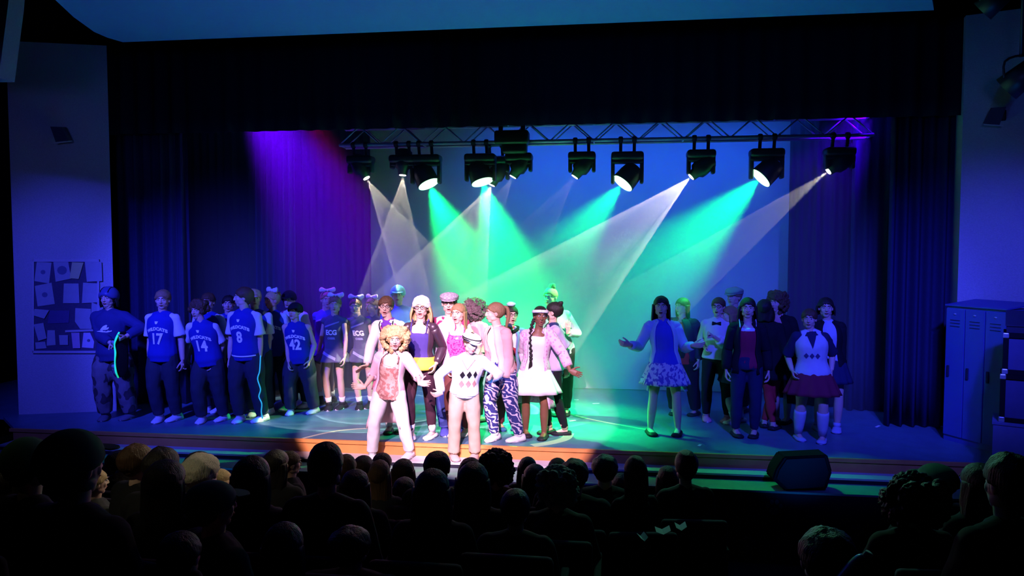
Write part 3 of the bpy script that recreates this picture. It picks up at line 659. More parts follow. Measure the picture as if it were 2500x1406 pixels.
# ---- clothing
def wrinkle(me, a, b, amt, off):
    from mathutils import noise
    n = len(me.vertices); co = [0.0]*n*3; me.vertices.foreach_get('co', co); no = [0.0]*n*3; me.vertex_normals.foreach_get('vector', no)
    for i in range(n):
        x, y, z = co[3*i:3*i+3]; k = noise.noise(Vector((x*a, y*a, z*b+off)))*amt
        co[3*i] += no[3*i]*k; co[3*i+1] += no[3*i+1]*k; co[3*i+2] += no[3*i+2]*k
    me.vertices.foreach_set('co', co); me.update()
def garment(g, name, m, root, t0=-.06, t1=.67, sleeve=0.0, add=.013, loose=1.0, flare=0.0, voxel=.0115, cuff=None, straps=False, extra=None, sl=None):
    bm = bmesh.new(); P = torso_pts(g, add, t0, t1); sl = sl or loose**.5
    lo = prof_at(g, t0, add) if t0 >= -.06 else None
    pts = [list(p) for p in P]
    for i, p in enumerate(pts):
        u = 1-i/max(1, len(pts)-1); p[3] *= loose+flare*u*.5; p[4] *= loose+flare*u*.5
    if t0 < -.06:
        d = (g.pel-g.sp(.1)).normalized(); b = g.pel+d*(-t0)*g.H*.467; pts.insert(0, [*b, pts[0][3]*(1.0+flare*.5), pts[0][4]*(1.0+flare*.5)])
    tube(bm, pts, 18, 3, g.front)
    H = g.H
    if not straps:
        for i in (0, 1):
            ar = arm_r(g)
            if sleeve > 0:
                if sleeve > 1: limb(bm, g.sh[i], g.elb[i], g.wri[i], ar, g.front, add=add, t0=0, t1=sleeve, k=1.10*sl)
                else:
                    a_, e_ = g.sh[i], g.elb[i]; tube(bm, [(*a_, ar[0]+add, ar[0]+add), (*a_.lerp(e_, sleeve*.5), ar[0]*1.02+add, ar[0]*1.12+add), (*a_.lerp(e_, sleeve*.97), ar[0]*1.05*sl+add, ar[0]*1.25*sl+add), (*a_.lerp(e_, sleeve), ar[0]*.98*sl+add, ar[0]*1.18*sl+add)], 14, 2, g.front)
                ellipsoid(bm, g.sh[i], (ar[0]*1.05+add,)*3)
            ssc = .85 if sleeve > 0 else .62
            tube(bm, [(*(g.shc+Vector((0, 0, .010*H))), .036*H+add, .036*H+add), (*g.shc.lerp(g.sh[i], ssc), ar[0]*.95+add, ar[0]*.95+add)], 12, 1)
    else:
        for s in (-1, 1):
            p0 = Vector(prof_at(g, t1)[:3]); r = prof_at(g, t1, add)
            tube(bm, [(*(p0+g.front*r[4]*.85+g.side*s*.055*H), .02, .008), (*(g.shc+g.side*s*.058*H+Vector((0, 0, .042*H))), .02, .008), (*(p0-g.front*r[4]*.85+g.side*s*.055*H), .02, .008)], 8, 3, g.side)
    if extra: extra(bm)
    me = remesh_to_mesh(bm, voxel, 2)
    # cloth wrinkles
    wrinkle(me, 14, 9, .006, g.H*7); remember(g, me)
    return obj_from_mesh(name, me, m, root)
def open_coat(g, name, m, root, t0=-.5, t1=.66, sleeve=1.9, add=.026, gap0=70, gap1=38, flare=.25, thick=.010, slm=None):
    """jacket or cardigan hanging open in front"""
    bm = bmesh.new(); n = 30; lv = 14; rings = []
    for j in range(lv+1):
        t = t0+(t1-t0)*j/lv
        if t >= -.06: p = prof_at(g, t, add)
        else:
            q = prof_at(g, -.06, add); d = (g.pel-g.sp(.1)).normalized(); c = g.pel+d*(-t)*g.H*.467; fl = 1+flare*(-t-.06)*2; p = (*c, q[3]*fl, q[4]*fl)
        u = (t-t0)/(t1-t0); gap = math.radians(gap0*(1-u)+gap1*u); c = Vector(p[:3]); rr = []
        for side in (0, 1):
            for k in range(n+1):
                w_ = k/n if side == 0 else 1-k/n; a = -PI/2+gap/2+(2*PI-gap)*w_
                rip = 1+.035*math.sin(a*7+g.H*9)*(1-u); r = (1 if side == 0 else 1-thick/p[3])*rip
                rr.append(c-g.front*math.sin(a)*p[4]*r+g.side*math.cos(a)*p[3]*r)
        rings.append(rr)
    ringloft(bm, rings)
    for i in (0, 1):
        ar = arm_r(g)
        if sleeve > 0: limb(bm, g.sh[i], g.elb[i], g.wri[i], ar, g.front, add=add*.75, t0=0, t1=sleeve, k=1.15, n=12)
        ellipsoid(bm, g.sh[i], (ar[0]*1.05+add*.7,)*3)
        tube(bm, [(*(g.shc.lerp(g.sh[i], .3)+Vector((0, 0, .016*g.H))), .022*g.H+add*.5, .022*g.H+add*.5), (*g.sh[i], ar[0]*.95+add*.6, ar[0]*.95+add*.6)], 12, 1)
    tube(bm, [(*(g.sp(.655)+g.side*math.cos(a)*(.050*g.H)+(-g.front)*math.sin(a)*.050*g.H+g.front*.004*g.H), .010, .016) for a in [-PI/2+.7+(2*PI-1.4)*k/16 for k in range(17)]], 6, 1, (0, 0, 1))
    for v in bm.verts:
        c = v.co; v.co = c+Vector((lump(c, 12, .006, 1), lump(c, 12, .006, 3), 0))
    o = part(name, bm, m, root)
    if name == 'waistcoat': remember(g, o.data)
    return o
def skirt(g, name, m, root, t0=.16, hem=.30, flare=.45, pleat=14, amp=.035, add=.016):
    """hem: drop below the pelvis as a fraction of height"""
    bm = bmesh.new(); n = 72; rings = []; top = prof_at(g, t0, add); hip = prof_at(g, 0, add); L = 8
    zt = top[2]; zb = g.pel.z-hem*g.H*.5
    mid = Vector(((g.knee[0].x+g.knee[1].x)/2, (g.knee[0].y+g.knee[1].y)/2, 0)); sp_ = (g.knee[1]-g.knee[0]).length/2
    for j in range(L+1):
        u = j/L; z = zt+(zb-zt)*u; f = max(0, (g.pel.z+.02*g.H-z)/max(.01, g.pel.z-zb)); w_ = min(1, (zt-z)/max(.01, zt-g.pel.z)); w_ = max(0, w_)
        ra = top[3]*(1-w_)+hip[3]*w_+f*flare*.10*g.H+f*sp_*.25; rb = top[4]*(1-w_)+hip[4]*w_+f*flare*.09*g.H
        c = Vector((top[0]*(1-w_)+g.pel.x*w_+(mid.x-g.pel.x)*f*.35, top[1]*(1-w_)+g.pel.y*w_+(mid.y-g.pel.y)*f*.35, z))
        rings.append([c+g.side*math.cos(a)*ra*(1+amp*f*math.cos(a*pleat))-g.front*math.sin(a)*rb*(1+amp*f*math.cos(a*pleat)) for a in [2*PI*k/n for k in range(n)]])
    inner = [[v+(Vector((rings[j][0].x*0, 0, 0)))+((sum(rings[j], Vector())/n)-v)*.05 for v in rings[j]] for j in range(L, -1, -1)]
    ringloft(bm, rings+inner, cap=False); o = part(name, bm, m, root); remember(g, o.data); return o
def trousers(g, name, m, root, t0=.14, k=1.2, add=.010, t1=1.95, hemr=None, t_cut=None):
    bm = bmesh.new(); tube(bm, torso_pts(g, add+.004, -.06, t0), 16, 2, g.front); lr = leg_r(g)
    for i in (0, 1):
        r = [lr[0]*1.03, lr[1]*k, lr[2]*k*1.08, lr[3]*k, lr[4]*k*(hemr or 1.25)]
        limb(bm, g.hip[i]+Vector((0, 0, .01)), g.knee[i], g.ank[i], r, g.front, add=add, t0=0, t1=t_cut or t1, n=14)
    ellipsoid(bm, g.pel+Vector((0, 0, -.025*g.H)), (.075*g.H, .055*g.H, .05*g.H))
    me = remesh_to_mesh(bm, .0115, 2)
    wrinkle(me, 16, 10, .007*min(1, k), 0)
    return obj_from_mesh(name, me, m, root)
def socks(g, m, root, t0=1.7):
    for i in (0, 1):
        bm = bmesh.new(); limb(bm, g.hip[i], g.knee[i], g.ank[i], leg_r(g), g.front, add=.006, t0=t0, t1=2.0, n=14); part('sock', bm, m, root)
def shoes(g, kind, m, root, m2=None):
    H = g.H
    for i in (0, 1):
        a = g.ank[i]; fd = rotz(g.front, math.radians(g.fy[i])); sd = Vector((0, 0, 1)).cross(fd); z0 = 0.0; L = .150*H
        bm = bmesh.new(); n = 14; rings = []; high = {'sneaker': 1.0, 'flat': .55, 'boot': 1.1}[kind]
        for u, w_, h in ((-.02, .018, .020), (.03, .030, .046*high), (.25, .034, .050*high), (.45, .034, .040*high), (.65, .038, .030*min(1, high+.2)), (.85, .036, .022), (.97, .024, .014), (1.0, .012, .010)):
            c = a+fd*(-.045*H+u*L); c.z = z0+.010; w_, h = w_*H, h*H
            rings.append([c+sd*math.cos(t)*w_+Vector((0, 0, h*(max(0, math.sin(t)))-.0*(math.sin(t) < 0))) for t in [2*PI*k/n for k in range(n)]])
        ringloft(bm, rings)
        if kind != 'flat': tube(bm, [(*(a+Vector((0, 0, .02*H))), .027*H, .030*H), (*(a+fd*.005*H-Vector((0, 0, .01*H))), .028*H, .033*H)], 12, 1, fd)
        s = part('shoe', bm, m, root)
        bm = bmesh.new(); pts = []
        for t in [2*PI*k/18 for k in range(18)]:
            y = math.cos(t); pts.append(Vector((a.x, a.y, z0+.001))+fd*(-.045*H+L*.5+y*L*.51)+sd*math.sin(t)*(.037 if y > 0 else .033)*H)
        prism(bm, pts, (0, 0, .016 if kind != 'flat' else .008)); part('sole', bm, m2 or m, s)
from mathutils.bvhtree import BVHTree
def on_cloth(g, p, lift=.004):
    d = -g.front; o = p+g.front*.45; best = None
    for b in g.cloth:
        h = b.ray_cast(o, d, .9)
        if h[0] is not None and (best is None or h[3] < best): best = h[3]
    return (o+d*(best-lift)) if best is not None else p
def remember(g, me): g.cloth.append(BVHTree.FromPolygons([v.co.copy() for v in me.vertices], [tuple(p.vertices) for p in me.polygons]))
def decal_text(g, txt, m, root, t, size, name='lettering', arc=0.0, xoff=0.0, add=.024, sx=1.0, bold=.004):
    """text laid on the chest, wrapped round the trunk"""
    cu = bpy.data.curves.new('t', 'FONT'); cu.body = txt; cu.size = size; cu.align_x = 'CENTER'; cu.align_y = 'CENTER'; cu.offset = bold; cu.extrude = .0015; cu.resolution_u = 3
    o = bpy.data.objects.new('t', cu); me = evaluated_mesh(o); bpy.data.objects.remove(o); bpy.data.curves.remove(cu)
    upv = (g.sp(t+.02)-g.sp(t-.02)).normalized()
    for v in me.vertices:
        x, y, e = v.co.x*sx+xoff, v.co.y, v.co.z
        if arc: y -= arc*x*x
        tt = t+y/(g.H*.467); p = prof_at(g, max(-.05, min(.6, tt)), add); ra, rb = p[3], p[4]; u = max(-.95, min(.95, x/ra)); c = Vector(p[:3])
        v.co = on_cloth(g, c+g.side*x+g.front*rb*.9)+g.front*e
    return obj_from_mesh(name, me, m, root)
def decal_poly(g, polys, m, root, t, name, add=.020, mats=None):
    """flat shapes (lists of (x, y) metres) laid on the chest"""
    bm = bmesh.new()
    for k, poly in enumerate(polys):
        b2 = bmesh.new(); f = b2.faces.new([b2.verts.new((x, 0, y)) for x, y in poly]); bmesh.ops.triangulate(b2, faces=[f]); bmesh.ops.subdivide_edges(b2, edges=b2.edges[:], cuts=3, use_grid_fill=True)
        for v in b2.verts:
            x, y = v.co.x, v.co.z; p = prof_at(g, max(-.05, min(.64, t+y/(g.H*.467))), add); u = t+y/(g.H*.467); c = Vector(p[:3])
            if u < -.05: c.z += (u+.05)*g.H*.467
            v.co = on_cloth(g, c+g.side*x+g.front*p[4]*.9, .003)
        ex = bmesh.ops.extrude_face_region(b2, geom=b2.faces[:]); bmesh.ops.translate(b2, vec=g.front*.004, verts=[e for e in ex['geom'] if isinstance(e, bmesh.types.BMVert)])
        if mats:
            for f in b2.faces: f.material_index = mats[k]
        me = bpy.data.meshes.new('t'); b2.to_mesh(me); b2.free(); n0 = len(bm.faces); bm.from_mesh(me); bpy.data.meshes.remove(me)
    return part(name, bm, m, root, smooth=False)
def neck_ring(g, name, m, root, t=.66, r=.046, th=.010, droop=.0, wide=1.0):
    bm = bmesh.new(); H = g.H; pts = []
    for k in range(25):
        a = 2*PI*k/24; c = g.sp(t)+g.side*math.cos(a)*r*H*wide-g.front*math.sin(a)*r*H; c.z -= droop*H*max(0, -math.sin(a))
        if droop: c += g.front*droop*H*.35*max(0, -math.sin(a))
        pts.append((*c, th, th*.8))
    tube(bm, pts, 8, 1, (0, 0, 1)); return part(name, bm, m, root)
# ------------------------------------------------------------------ the cast on stage
SK_F = mat('skin_fair', (.62, .40, .32), .55, .08, 8, spec=.35); SK_D = mat('skin_brown', (.20, .09, .05), .5, .08, 8, spec=.4); SK_R = mat('skin_flushed', (.66, .30, .27), .55, .08, 8)
def cl(name, c, rough=.85, **k): return mat('cloth_'+name, c, rough, k.pop('var', .10), k.pop('scale', 14), spec=k.pop('spec', .12), **k)
H_BL = mat('hair_blonde', (.52, .36, .16), .6, .35, 30); H_BR = mat('hair_brown', (.09, .045, .022), .55, .35, 30); H_BK = mat('hair_black', (.018, .013, .012), .5, .3, 30)
H_LB = mat('hair_light_brown', (.26, .15, .075), .55, .3, 30); H_GR = mat('hair_grey', (.34, .33, .30), .7, .3, 30)
C_JER = cl('jersey_blue', (.02, .03, .27)); C_TEE = cl('tee_white', (.62, .62, .66)); C_NAVY = cl('navy', (.02, .025, .075)); C_BLK = cl('black', (.012, .012, .016)); C_WHT = cl('white', (.74, .73, .74))
C_LET = cl('lettering_white', (.88, .88, .88)); C_SHW = cl('shoe_white', (.68, .68, .70), .5); C_SHB = cl('shoe_black', (.02, .02, .024), .45); C_SHG = cl('shoe_grey', (.25, .25, .28), .6)
C_DPANT = cl('dark_trousers', (.03, .035, .055)); C_CHEER = cl('cheer_charcoal', (.09, .09, .14)); C_CHST = cl('cheer_stripe', (.30, .30, .42)); C_KHAKI = cl('khaki', (.46, .36, .27))
def actor(label, feet, head, yaw=0, sex='f', arms=(None, None), mouth='shut', skin=SK_F, z=0.0, slim=1.0, hy=None, hp=0, hr=0, topadd=0.0, glasses=False, hairm=H_BR, dx=0.0, dep=0.0, fy=(14, -14), group=None, drop=0.0, lean=0.0, nobrow=False):
    F_ = [onz(px, py, z) for px, py in feet]; X, Y = (F_[0].x+F_[1].x)/2, (F_[0].y+F_[1].y)/2
    root = empty('person', (X, Y, z)); tag(root, label, 'person', group); O = Vector((X, Y, z))
    fl = [f-O for f in F_]; fl = [Vector((f.x, f.y, 0)) for f in fl]
    # onz hits the toe line: step the ankle back a little
    fb = rotz((0, 1, 0), math.radians(yaw))*.07; fl = [f+fb for f in fl]
    tp = ony(head[0], head[1], Y-lean); zt = tp.z-z-topadd
    A_ = []
    for i, a in enumerate(arms):
        if a is None: A_.append(None); continue
        w_ = ony(a['px'][0], a['px'][1], Y+a['px'][2])-O; d = dict(a); d['w'] = w_; A_.append(d)
    H = zt/.99
    for _ in range(5):
        g = skeleton(H, (dx, dep, drop*H), fl, (tp.x-X, -lean), yaw, A_, sex, hy=yaw if hy is None else hy, hp=hp, hr=hr, slim=slim, footyaw=fy)
        got = g.headc.z+.5*g.hh; H *= zt/got
    g.palm = [a.get('palm') and Vector(a['palm']) if a else None for a in A_]
    g.root = root; g.skin = skin; build_body(g, skin, root, mouth); 
    face(g, root, hairm, mouth, glasses)
    return g, root
def arm(px, py, dy=-.1, pose='relax', **k): return dict(px=(px, py, dy), pose=pose, **k)
def jersey(g, r, num, tee=True, word=True):
    garment(g, 'jersey', C_JER, r, -.12, .655, 0, add=.022 if tee else .015, loose=1.08)
    if tee: garment(g, 'undershirt', C_TEE, r, .30, .66, .78, add=.010, loose=.98, sl=1.18)
    neck_ring(g, 'collar', C_TEE, r, .655, .047, .006, droop=.022)
    if num: decal_text(g, num, C_LET, r, .25, .19, 'number', add=.030, sx=.84, bold=.006)
    if word: decal_text(g, 'WILDCATS', C_LET, r, .42, .054, 'lettering', arc=2.2, add=.030, bold=.003)
    if word: decal_poly(g, [[(-.022, .018), (-.010, .012), (0, .018), (.010, .012), (.022, .018), (.014, -.012), (0, -.020), (-.014, -.012)]], C_LET, r, .52, 'emblem', add=.030)
def teampants(g, r, k=1.35, m=None, shoe=None): trousers(g, 'trousers', m or C_DPANT, r, k=k); shoes(g, 'sneaker', shoe or C_SHW, r, C_SHW)
# -- skater by the pinboard
g, r = actor('person in dark helmet and long-sleeved sweatshirt beside the pinboard, baggy torn trousers', [(250, 1026), (312, 1024)], (262, 699), 6, 'm', (arm(272, 838, -.22, 'fist', hint=(-1, .3, -.4)), arm(306, 822, -.22, 'fist', hint=(1, .2, -.4))), skin=SK_F, hairm=H_BK, topadd=.03)
g_sk = g
hair(g, 'long', H_BK, r, 1, len=.45); headgear(g, 'helmet', cl('helmet_blue', (.06, .07, .22), .35), r, C_BLK)
garment(g, 'sweatshirt', cl('sweat_navy', (.03, .035, .13)), r, -.14, .672, 1.85, add=.022, loose=1.15)
decal_poly(g, [[(-.06, -.005), (-.01, .045), (.03, .062), (.045, .055), (.01, .030), (.0, .012), (.055, .032), (.062, .026), (.05, .006), (.02, -.004)], [(-.10, -.022), (-.04, -.018), (-.03, -.006), (-.015, -.020), (.0, -.016), (.02, -.024), (.045, -.010), (.06, -.018), (.09, -.008), (.085, -.024), (.03, -.036), (-.03, -.032)]], C_LET, r, .38, 'chest_logo', add=.040)
trousers(g, 'trousers', cl('camo', (.16, .14, .16), pattern=pat_mix('noise', (.05, .04, .05), sc=(9, 9, 7), thr=.52)), r, k=1.75, hemr=1.2); shoes(g, 'sneaker', cl('shoe_dusk', (.12, .12, .16)), r, C_SHG)
# -- basketball team, left to right
g, r = actor('basketball player in blue jersey number 17 over a pale tee', [(381, 1031), (424, 1028)], (397, 706), 0, 'm', (arm(365, 880, -.03), arm(447, 885, -.03)), hy=18, hr=0, hairm=H_LB, topadd=.015)
hair(g, 'short', H_LB, r, 2); jersey(g, r, '17'); teampants(g, r)
g, r = actor('shorter basketball player in blue jersey number 14 over a pale tee', [(486, 1033), (541, 1028)], (478, 727), 0, 'm', (arm(449, 880, -.03), arm(524, 885, -.03)), hy=-5, hairm=H_BR, topadd=.05)
hair(g, 'curly', H_BR, r, 3, wide=.16, n=50, low=-.1); jersey(g, r, '14'); teampants(g, r, 1.5)
g, r = actor('team member standing half hidden behind jersey number 14', [(500, 1008), (531, 1007)], (507, 716), 0, 'm', hairm=H_BR, hy=15)
hair(g, 'short', H_BR, r, 4); jersey(g, r, '', word=False); teampants(g, r)
g, r = actor('team member with dark hair half hidden left of jersey number 8', [(548, 1000), (574, 999)], (558, 722), 0, 'm', hairm=H_BK, hy=20)
hair(g, 'tidy', H_BK, r, 5); jersey(g, r, '', word=False); teampants(g, r)
g, r = actor('basketball player in blue jersey number 8 looking sideways, pale waistband showing', [(578, 1031), (634, 1030)], (592, 702), -8, 'm', (arm(560, 890, -.03), arm(634, 893, -.03)), hy=-62, hairm=H_BR)
g_8 = g; hair(g, 'tidy', H_BR, r, 6); jersey(g, r, '8'); teampants(g, r, 1.5)
bm = bmesh.new(); p = prof_at(g, -.02, .020); tube(bm, [(*(Vector(p[:3])+g.side*math.cos(a)*p[3]*1.06-g.front*math.sin(a)*p[4]*1.1+Vector((0, 0, -.02*abs(math.sin(a))))), .007, .010) for a in [2*PI*k/28 for k in range(29)]], 8, 1, (0, 0, 1)); part('waistband', bm, C_WHT, r)
g, r = actor('fair-haired team member in white tee sleeves behind jersey number 8', [(612, 1016), (650, 1014)], (619, 707), 0, 'm', (None, arm(652, 880, -.03)), hy=35, hairm=H_BL)
hair(g, 'short', H_BL, r, 7); jersey(g, r, '', word=False); teampants(g, r)
g, r = actor('pink-faced player with white hair bow looking sideways beside jersey number 42', [(655, 1003), (697, 1002)], (662, 712), 0, 'f', hy=-30, hairm=H_BL, skin=SK_R, hr=0)
hair(g, 'bun', H_BL, r, 8, at=(.1, .35, .35)); headgear(g, 'bow', C_WHT, r); jersey(g, r, '5', word=True); teampants(g, r)
g, r = actor('team member in dark cap and white tee behind jersey number 42', [(712, 996), (742, 995)], (701, 712), 0, 'm', (None, arm(742, 860, -.02)), hy=8, hairm=H_BK)
headgear(g, 'cap', C_BLK, r); hair(g, 'tidy', H_BK, r, 9); garment(g, 'tee', C_TEE, r, -.12, .672, .8, add=.018, loose=1.1); teampants(g, r)
g, r = actor('small player in blue jersey number 42 with bare arms and wide stance', [(704, 1013), (763, 1010)], (717, 741), 0, 'm', (arm(706, 893, -.12), arm(756, 880, -.05)), hy=-8, hairm=H_BK, hp=-8)
headgear(g, 'cap', C_BLK, r); jersey(g, r, '42', tee=False); teampants(g, r, 1.6)
# -- cheerleaders
def cheer(label, feet, head, hy, arms, m, letters=True, seed=0):
    g, r = actor(label, feet, head, 0, 'f', arms, hy=hy, hairm=H_BL, topadd=.035, slim=.92, group=None)
    hair(g, 'pony', H_LB, r, seed); headgear(g, 'bow', C_WHT, r)
    garment(g, 'cheer_top', m, r, .0, .62, .05, add=.014); skirt(g, 'cheer_skirt', m, r, .06, .17, .55, 12, .05)
    decal_poly(g, [[(-.095, -.035), (.095, .035), (.095, .055), (-.095, -.012)]], C_CHST, r, .50, 'stripe', add=.018)
    decal_poly(g, [[(-.10, .035), (.10, -.05), (.10, -.085), (-.10, .0)]], C_CHST, r, -.03, 'skirt_stripe', add=.034)
    if letters: decal_text(g, 'ECG', C_LET, r, .36, .095, 'lettering', add=.020, bold=.004, sx=.85); decal_text(g, 'CHEER', C_CHST, r, .25, .035, 'small_lettering', add=.020, bold=.003)
    else: garment(g, 'undershirt', m, r, .3, .66, 1.9, add=.010)
    socks(g, C_WHT, r, 1.72); shoes(g, 'sneaker', C_SHB, r, C_SHW)
    return g, r
cheer('cheerleader in blue long sleeves with white bow, farthest from the centre', [(778, 986), (806, 985)], (799, 706), 30, (arm(782, 862, -.02), None), cl('cheer_blue', (.06, .07, .36)), False, 11)
cheer('cheerleader in charcoal uniform with hand on skirt, standing in front of the blue-sleeved one', [(799, 1001), (832, 999)], (819, 718), 12, (None, arm(842, 878, -.12, hint=(1, -.2, -.2))), C_CHEER, True, 12)
cheer('cheerleader in charcoal uniform in the middle of the bow wearers', [(874, 999), (902, 996)], (864, 722), 8, (None, None), C_CHEER, True, 13)
cheer('cheerleader with white bow half hidden behind the white coat', [(909, 990), (930, 988)], (905, 722), -25, (None, None), C_CHEER, True, 14)
g, r = actor('person in blue tee and turquoise cap behind the white coat', [(966, 994), (994, 993)], (970, 699), 0, 'm', hy=12, hairm=H_BR)
headgear(g, 'cap', cl('cap_turquoise', (.10, .40, .50)), r); garment(g, 'tee', cl('tee_blue', (.06, .18, .45)), r, -.12, .672, .8, add=.018, loose=1.1); teampants(g, r)
# -- centre, back row
g, r = actor('person in glasses and white coat with purple neckerchief reaching out low', [(945, 1058), (982, 1057)], (938, 724), -6, 'f', (arm(896, 893, -.28, 'open', thumb=(0, -1, .6), dir=(-.8, -.3, -.4), hint=(-1, .1, -.6)), arm(968, 860, -.12)), 'open', hy=10, hr=6, hairm=H_BR, glasses=True)
hair(g, 'short', H_BR, r, 21); garment(g, 'blouse', cl('magenta_blouse', (.50, .08, .25)), r, .0, .60, 0, add=.012)
open_coat(g, 'white_coat', C_WHT, r, -.55, .655, 1.9, gap0=60, gap1=60); skirt(g, 'skirt', cl('pink_skirt', (.58, .18, .28)), r, .14, .40, .35)
bm = bmesh.new(); n = 3; p = g.sp(.60); f, s_ = g.front, g.side
tube(bm, [(*(g.sp(.665)+s_*math.cos(a)*.062-f*math.sin(a)*.06+Vector((0, 0, -.03*max(0, -math.sin(a))))), .02, .028) for a in [2*PI*k/20 for k in range(21)]], 10, 1, (0, 0, 1)); tube(bm, [(*(p+f*.085+Vector((0, 0, .02))), .07, .02), (*(p+f*.10-Vector((0, 0, .05))), .045, .015), (*(p+f*.10-Vector((0, 0, .12))), .006, .006)], 10, 2, f); part('neckerchief', bm, cl('purple_scarf', (.16, .05, .38)), r)
bm = bmesh.new(); tube(bm, [(*(g.sp(.68)+s_*(-.07)+f*.01), .006, .006), (*(g.sp(.60)-s_*.085+f*.10), .006, .006), (*(g.sp(.46)-s_*.06+f*.13), .006, .006), (*(g.sp(.44)-s_*.03+f*.135), .006, .006)], 8, 3); tube(bm, [(*(g.sp(.68)+s_*.07+f*.01), .006, .006), (*(g.sp(.60)+s_*.085+f*.10), .006, .006), (*(g.sp(.50)+s_*.075+f*.12), .006, .006)], 8, 3); part('stethoscope', bm, C_BLK, r)
socks(g, C_WHT, r, 1.6); shoes(g, 'flat', C_SHB, r)
g, r = actor('blonde person in white knit cap, glasses, black leather jacket and yellow waist sash', [(1000, 1072), (1052, 1071)], (1029, 722), 0, 'f', (arm(1005, 905, -.05), arm(1064, 890, -.03)), 'open', hy=4, hairm=H_BL, glasses=True, topadd=.02)
hair(g, 'long', H_BL, r, 22, len=.75, spread=1.3, front=.5); headgear(g, 'beanie', C_WHT, r); garment(g, 'navy_top', cl('navy_top', (.07, .05, .24)), r, .0, .50, 0, straps=True)
open_coat(g, 'leather_jacket', cl('leather', (.045, .025, .04), .38, spec=.5), r, .03, .655, 1.9, gap0=100, gap1=95, add=.022, flare=.02)
trousers(g, 'leggings', cl('aubergine', (.05, .02, .035)), r, k=1.0, add=.006, hemr=1.0)
bm = bmesh.new(); q = [prof_at(g, t, .028) for t in (.14, .06, .0, -.05)]; tube(bm, [(*a[:3], a[3]*1.03, a[4]*1.08) for a in q], 20, 2, g.front); part('sash', bm, cl('yellow_sash', (.75, .62, .08)), r); socks(g, C_WHT, r, 1.75); shoes(g, 'flat', C_SHW, r)
g, r = actor('person in grey tweed flat cap, maroon waistcoat and lilac shirt', [(1083, 1062), (1118, 1061)], (1096, 711), 0, 'm', (arm(1076, 903, -.04), None), 'open', hy=8, hairm=H_BK, glasses=True, topadd=.02)
hair(g, 'tidy', H_BK, r, 23); headgear(g, 'flat_cap', cl('tweed', (.30, .27, .31), pattern=pat_mix('checker', (.20, .18, .22), sc=(40, 40, 40))), r)
garment(g, 'shirt', cl('lilac_shirt', (.55, .42, .60)), r, -.10, .672, 1.9, add=.014, loose=1.1)
open_coat(g, 'waistcoat', cl('maroon', (.30, .03, .10)), r, -.04, .62, 0, gap0=10, gap1=62, add=.026, flare=.02); trousers(g, 'trousers', cl('blue_trousers', (.05, .07, .28)), r, k=1.3); shoes(g, 'sneaker', cl('shoe_royal', (.06, .07, .35)), r, C_SHW)
g, r = actor('person with long light-brown hair singing, in magenta sequin top', [(1100, 1066), (1136, 1064)], (1119, 742), 0, 'f', (arm(1093, 900, -.05), arm(1150, 890, -.03)), 'open', hy=-14, hairm=H_LB)
hair(g, 'long', H_LB, r, 24, len=1.25, spread=1.05, front=.55); garment(g, 'sequin_top', cl('magenta_sequin', (.42, .02, .20), .4, pattern=pat_mix('voronoi', (.62, .12, .36), sc=(45, 45, 45), thr=.45), spec=.5), r, .0, .53, 0, straps=True)
trousers(g, 'leggings', cl('brown_leggings', (.13, .045, .04)), r, k=1.0, add=.006, hemr=1.0, t0=.16); shoes(g, 'flat', C_SHW, r)
g, r = actor('person with big dark curls facing away behind the pink bomber jacket', [(1146, 1030), (1178, 1028)], (1162, 733), 150, 'f', hy=165, hairm=H_BR)
hair(g, 'curly', mat('hair_dark_curls', (.10, .06, .07), .8, .3, 30), r, 25, wide=.34, n=130); garment(g, 'pink_top', cl('dusty_pink', (.55, .30, .33)), r, -.1, .66, 1.9); trousers(g, 'trousers', C_BLK, r, k=1.1); shoes(g, 'flat', C_SHB, r)
g, r = actor('blonde person in profile wearing pale pink bomber jacket and blue patterned trousers', [(1197, 1076), (1256, 1079)], (1204, 739), -42, 'f', (arm(1178, 900, -.12), arm(1236, 930, -.12)), 'shut', hy=-72, hairm=H_LB, skin=SK_F)
hair(g, 'pony', H_LB, r, 26); garment(g, 'white_tee', C_WHT, r, -.02, .62, 0, add=.012)
open_coat(g, 'bomber_jacket', cl('pale_pink', (.62, .38, .36)), r, -.03, .66, 1.92, gap0=60, gap1=45, add=.032, flare=.02)
trousers(g, 'trousers', cl('ikat', (.03, .035, .16), pattern=pat_mix('wave', (.55, .50, .62), sc=(7, 7, 9), dist=14, thr=.62, dir='DIAGONAL')), r, k=1.3, hemr=1.0); shoes(g, 'sneaker', C_SHW, r, C_SHW)
g, r = actor('dark-haired person in glasses, black scarf and printed shirt with pale hair bow', [(1222, 1050), (1262, 1049)], (1250, 747), 8, 'f', (None, None), 'open', hy=22, hairm=H_BK, glasses=True, topadd=.0)
hair(g, 'tidy', H_BK, r, 27); headgear(g, 'puff', cl('bow_turquoise', (.45, .65, .68)), r); garment(g, 'printed_shirt', cl('print_red', (.70, .66, .68), pattern=pat_mix('noise', (.40, .03, .05), sc=(16, 16, 12), thr=.55)), r, -.1, .66, .7)
open_coat(g, 'denim_jacket', cl('denim', (.16, .20, .38)), r, -.15, .65, 1.9, gap0=75, gap1=60); neck_ring(g, 'scarf', C_BLK, r, .655, .050, .030, droop=.03, wide=1.1); trousers(g, 'trousers', cl('wine', (.12, .02, .04)), r, k=1.05); shoes(g, 'flat', cl('shoe_blue', (.05, .10, .35)), r)
g, r = actor('person with dark plait and white headband in white dress and pink lace cardigan', [(1283, 1066), (1328, 1073)], (1322, 749), 4, 'f', (arm(1290, 905, .05), arm(1392, 905, -.18, 'open', thumb=(0, .2, 1), dir=(.9, -.1, -.35), hint=(1, .2, -.8))), 'open', hy=16, skin=SK_D, hairm=H_BK, hr=3)
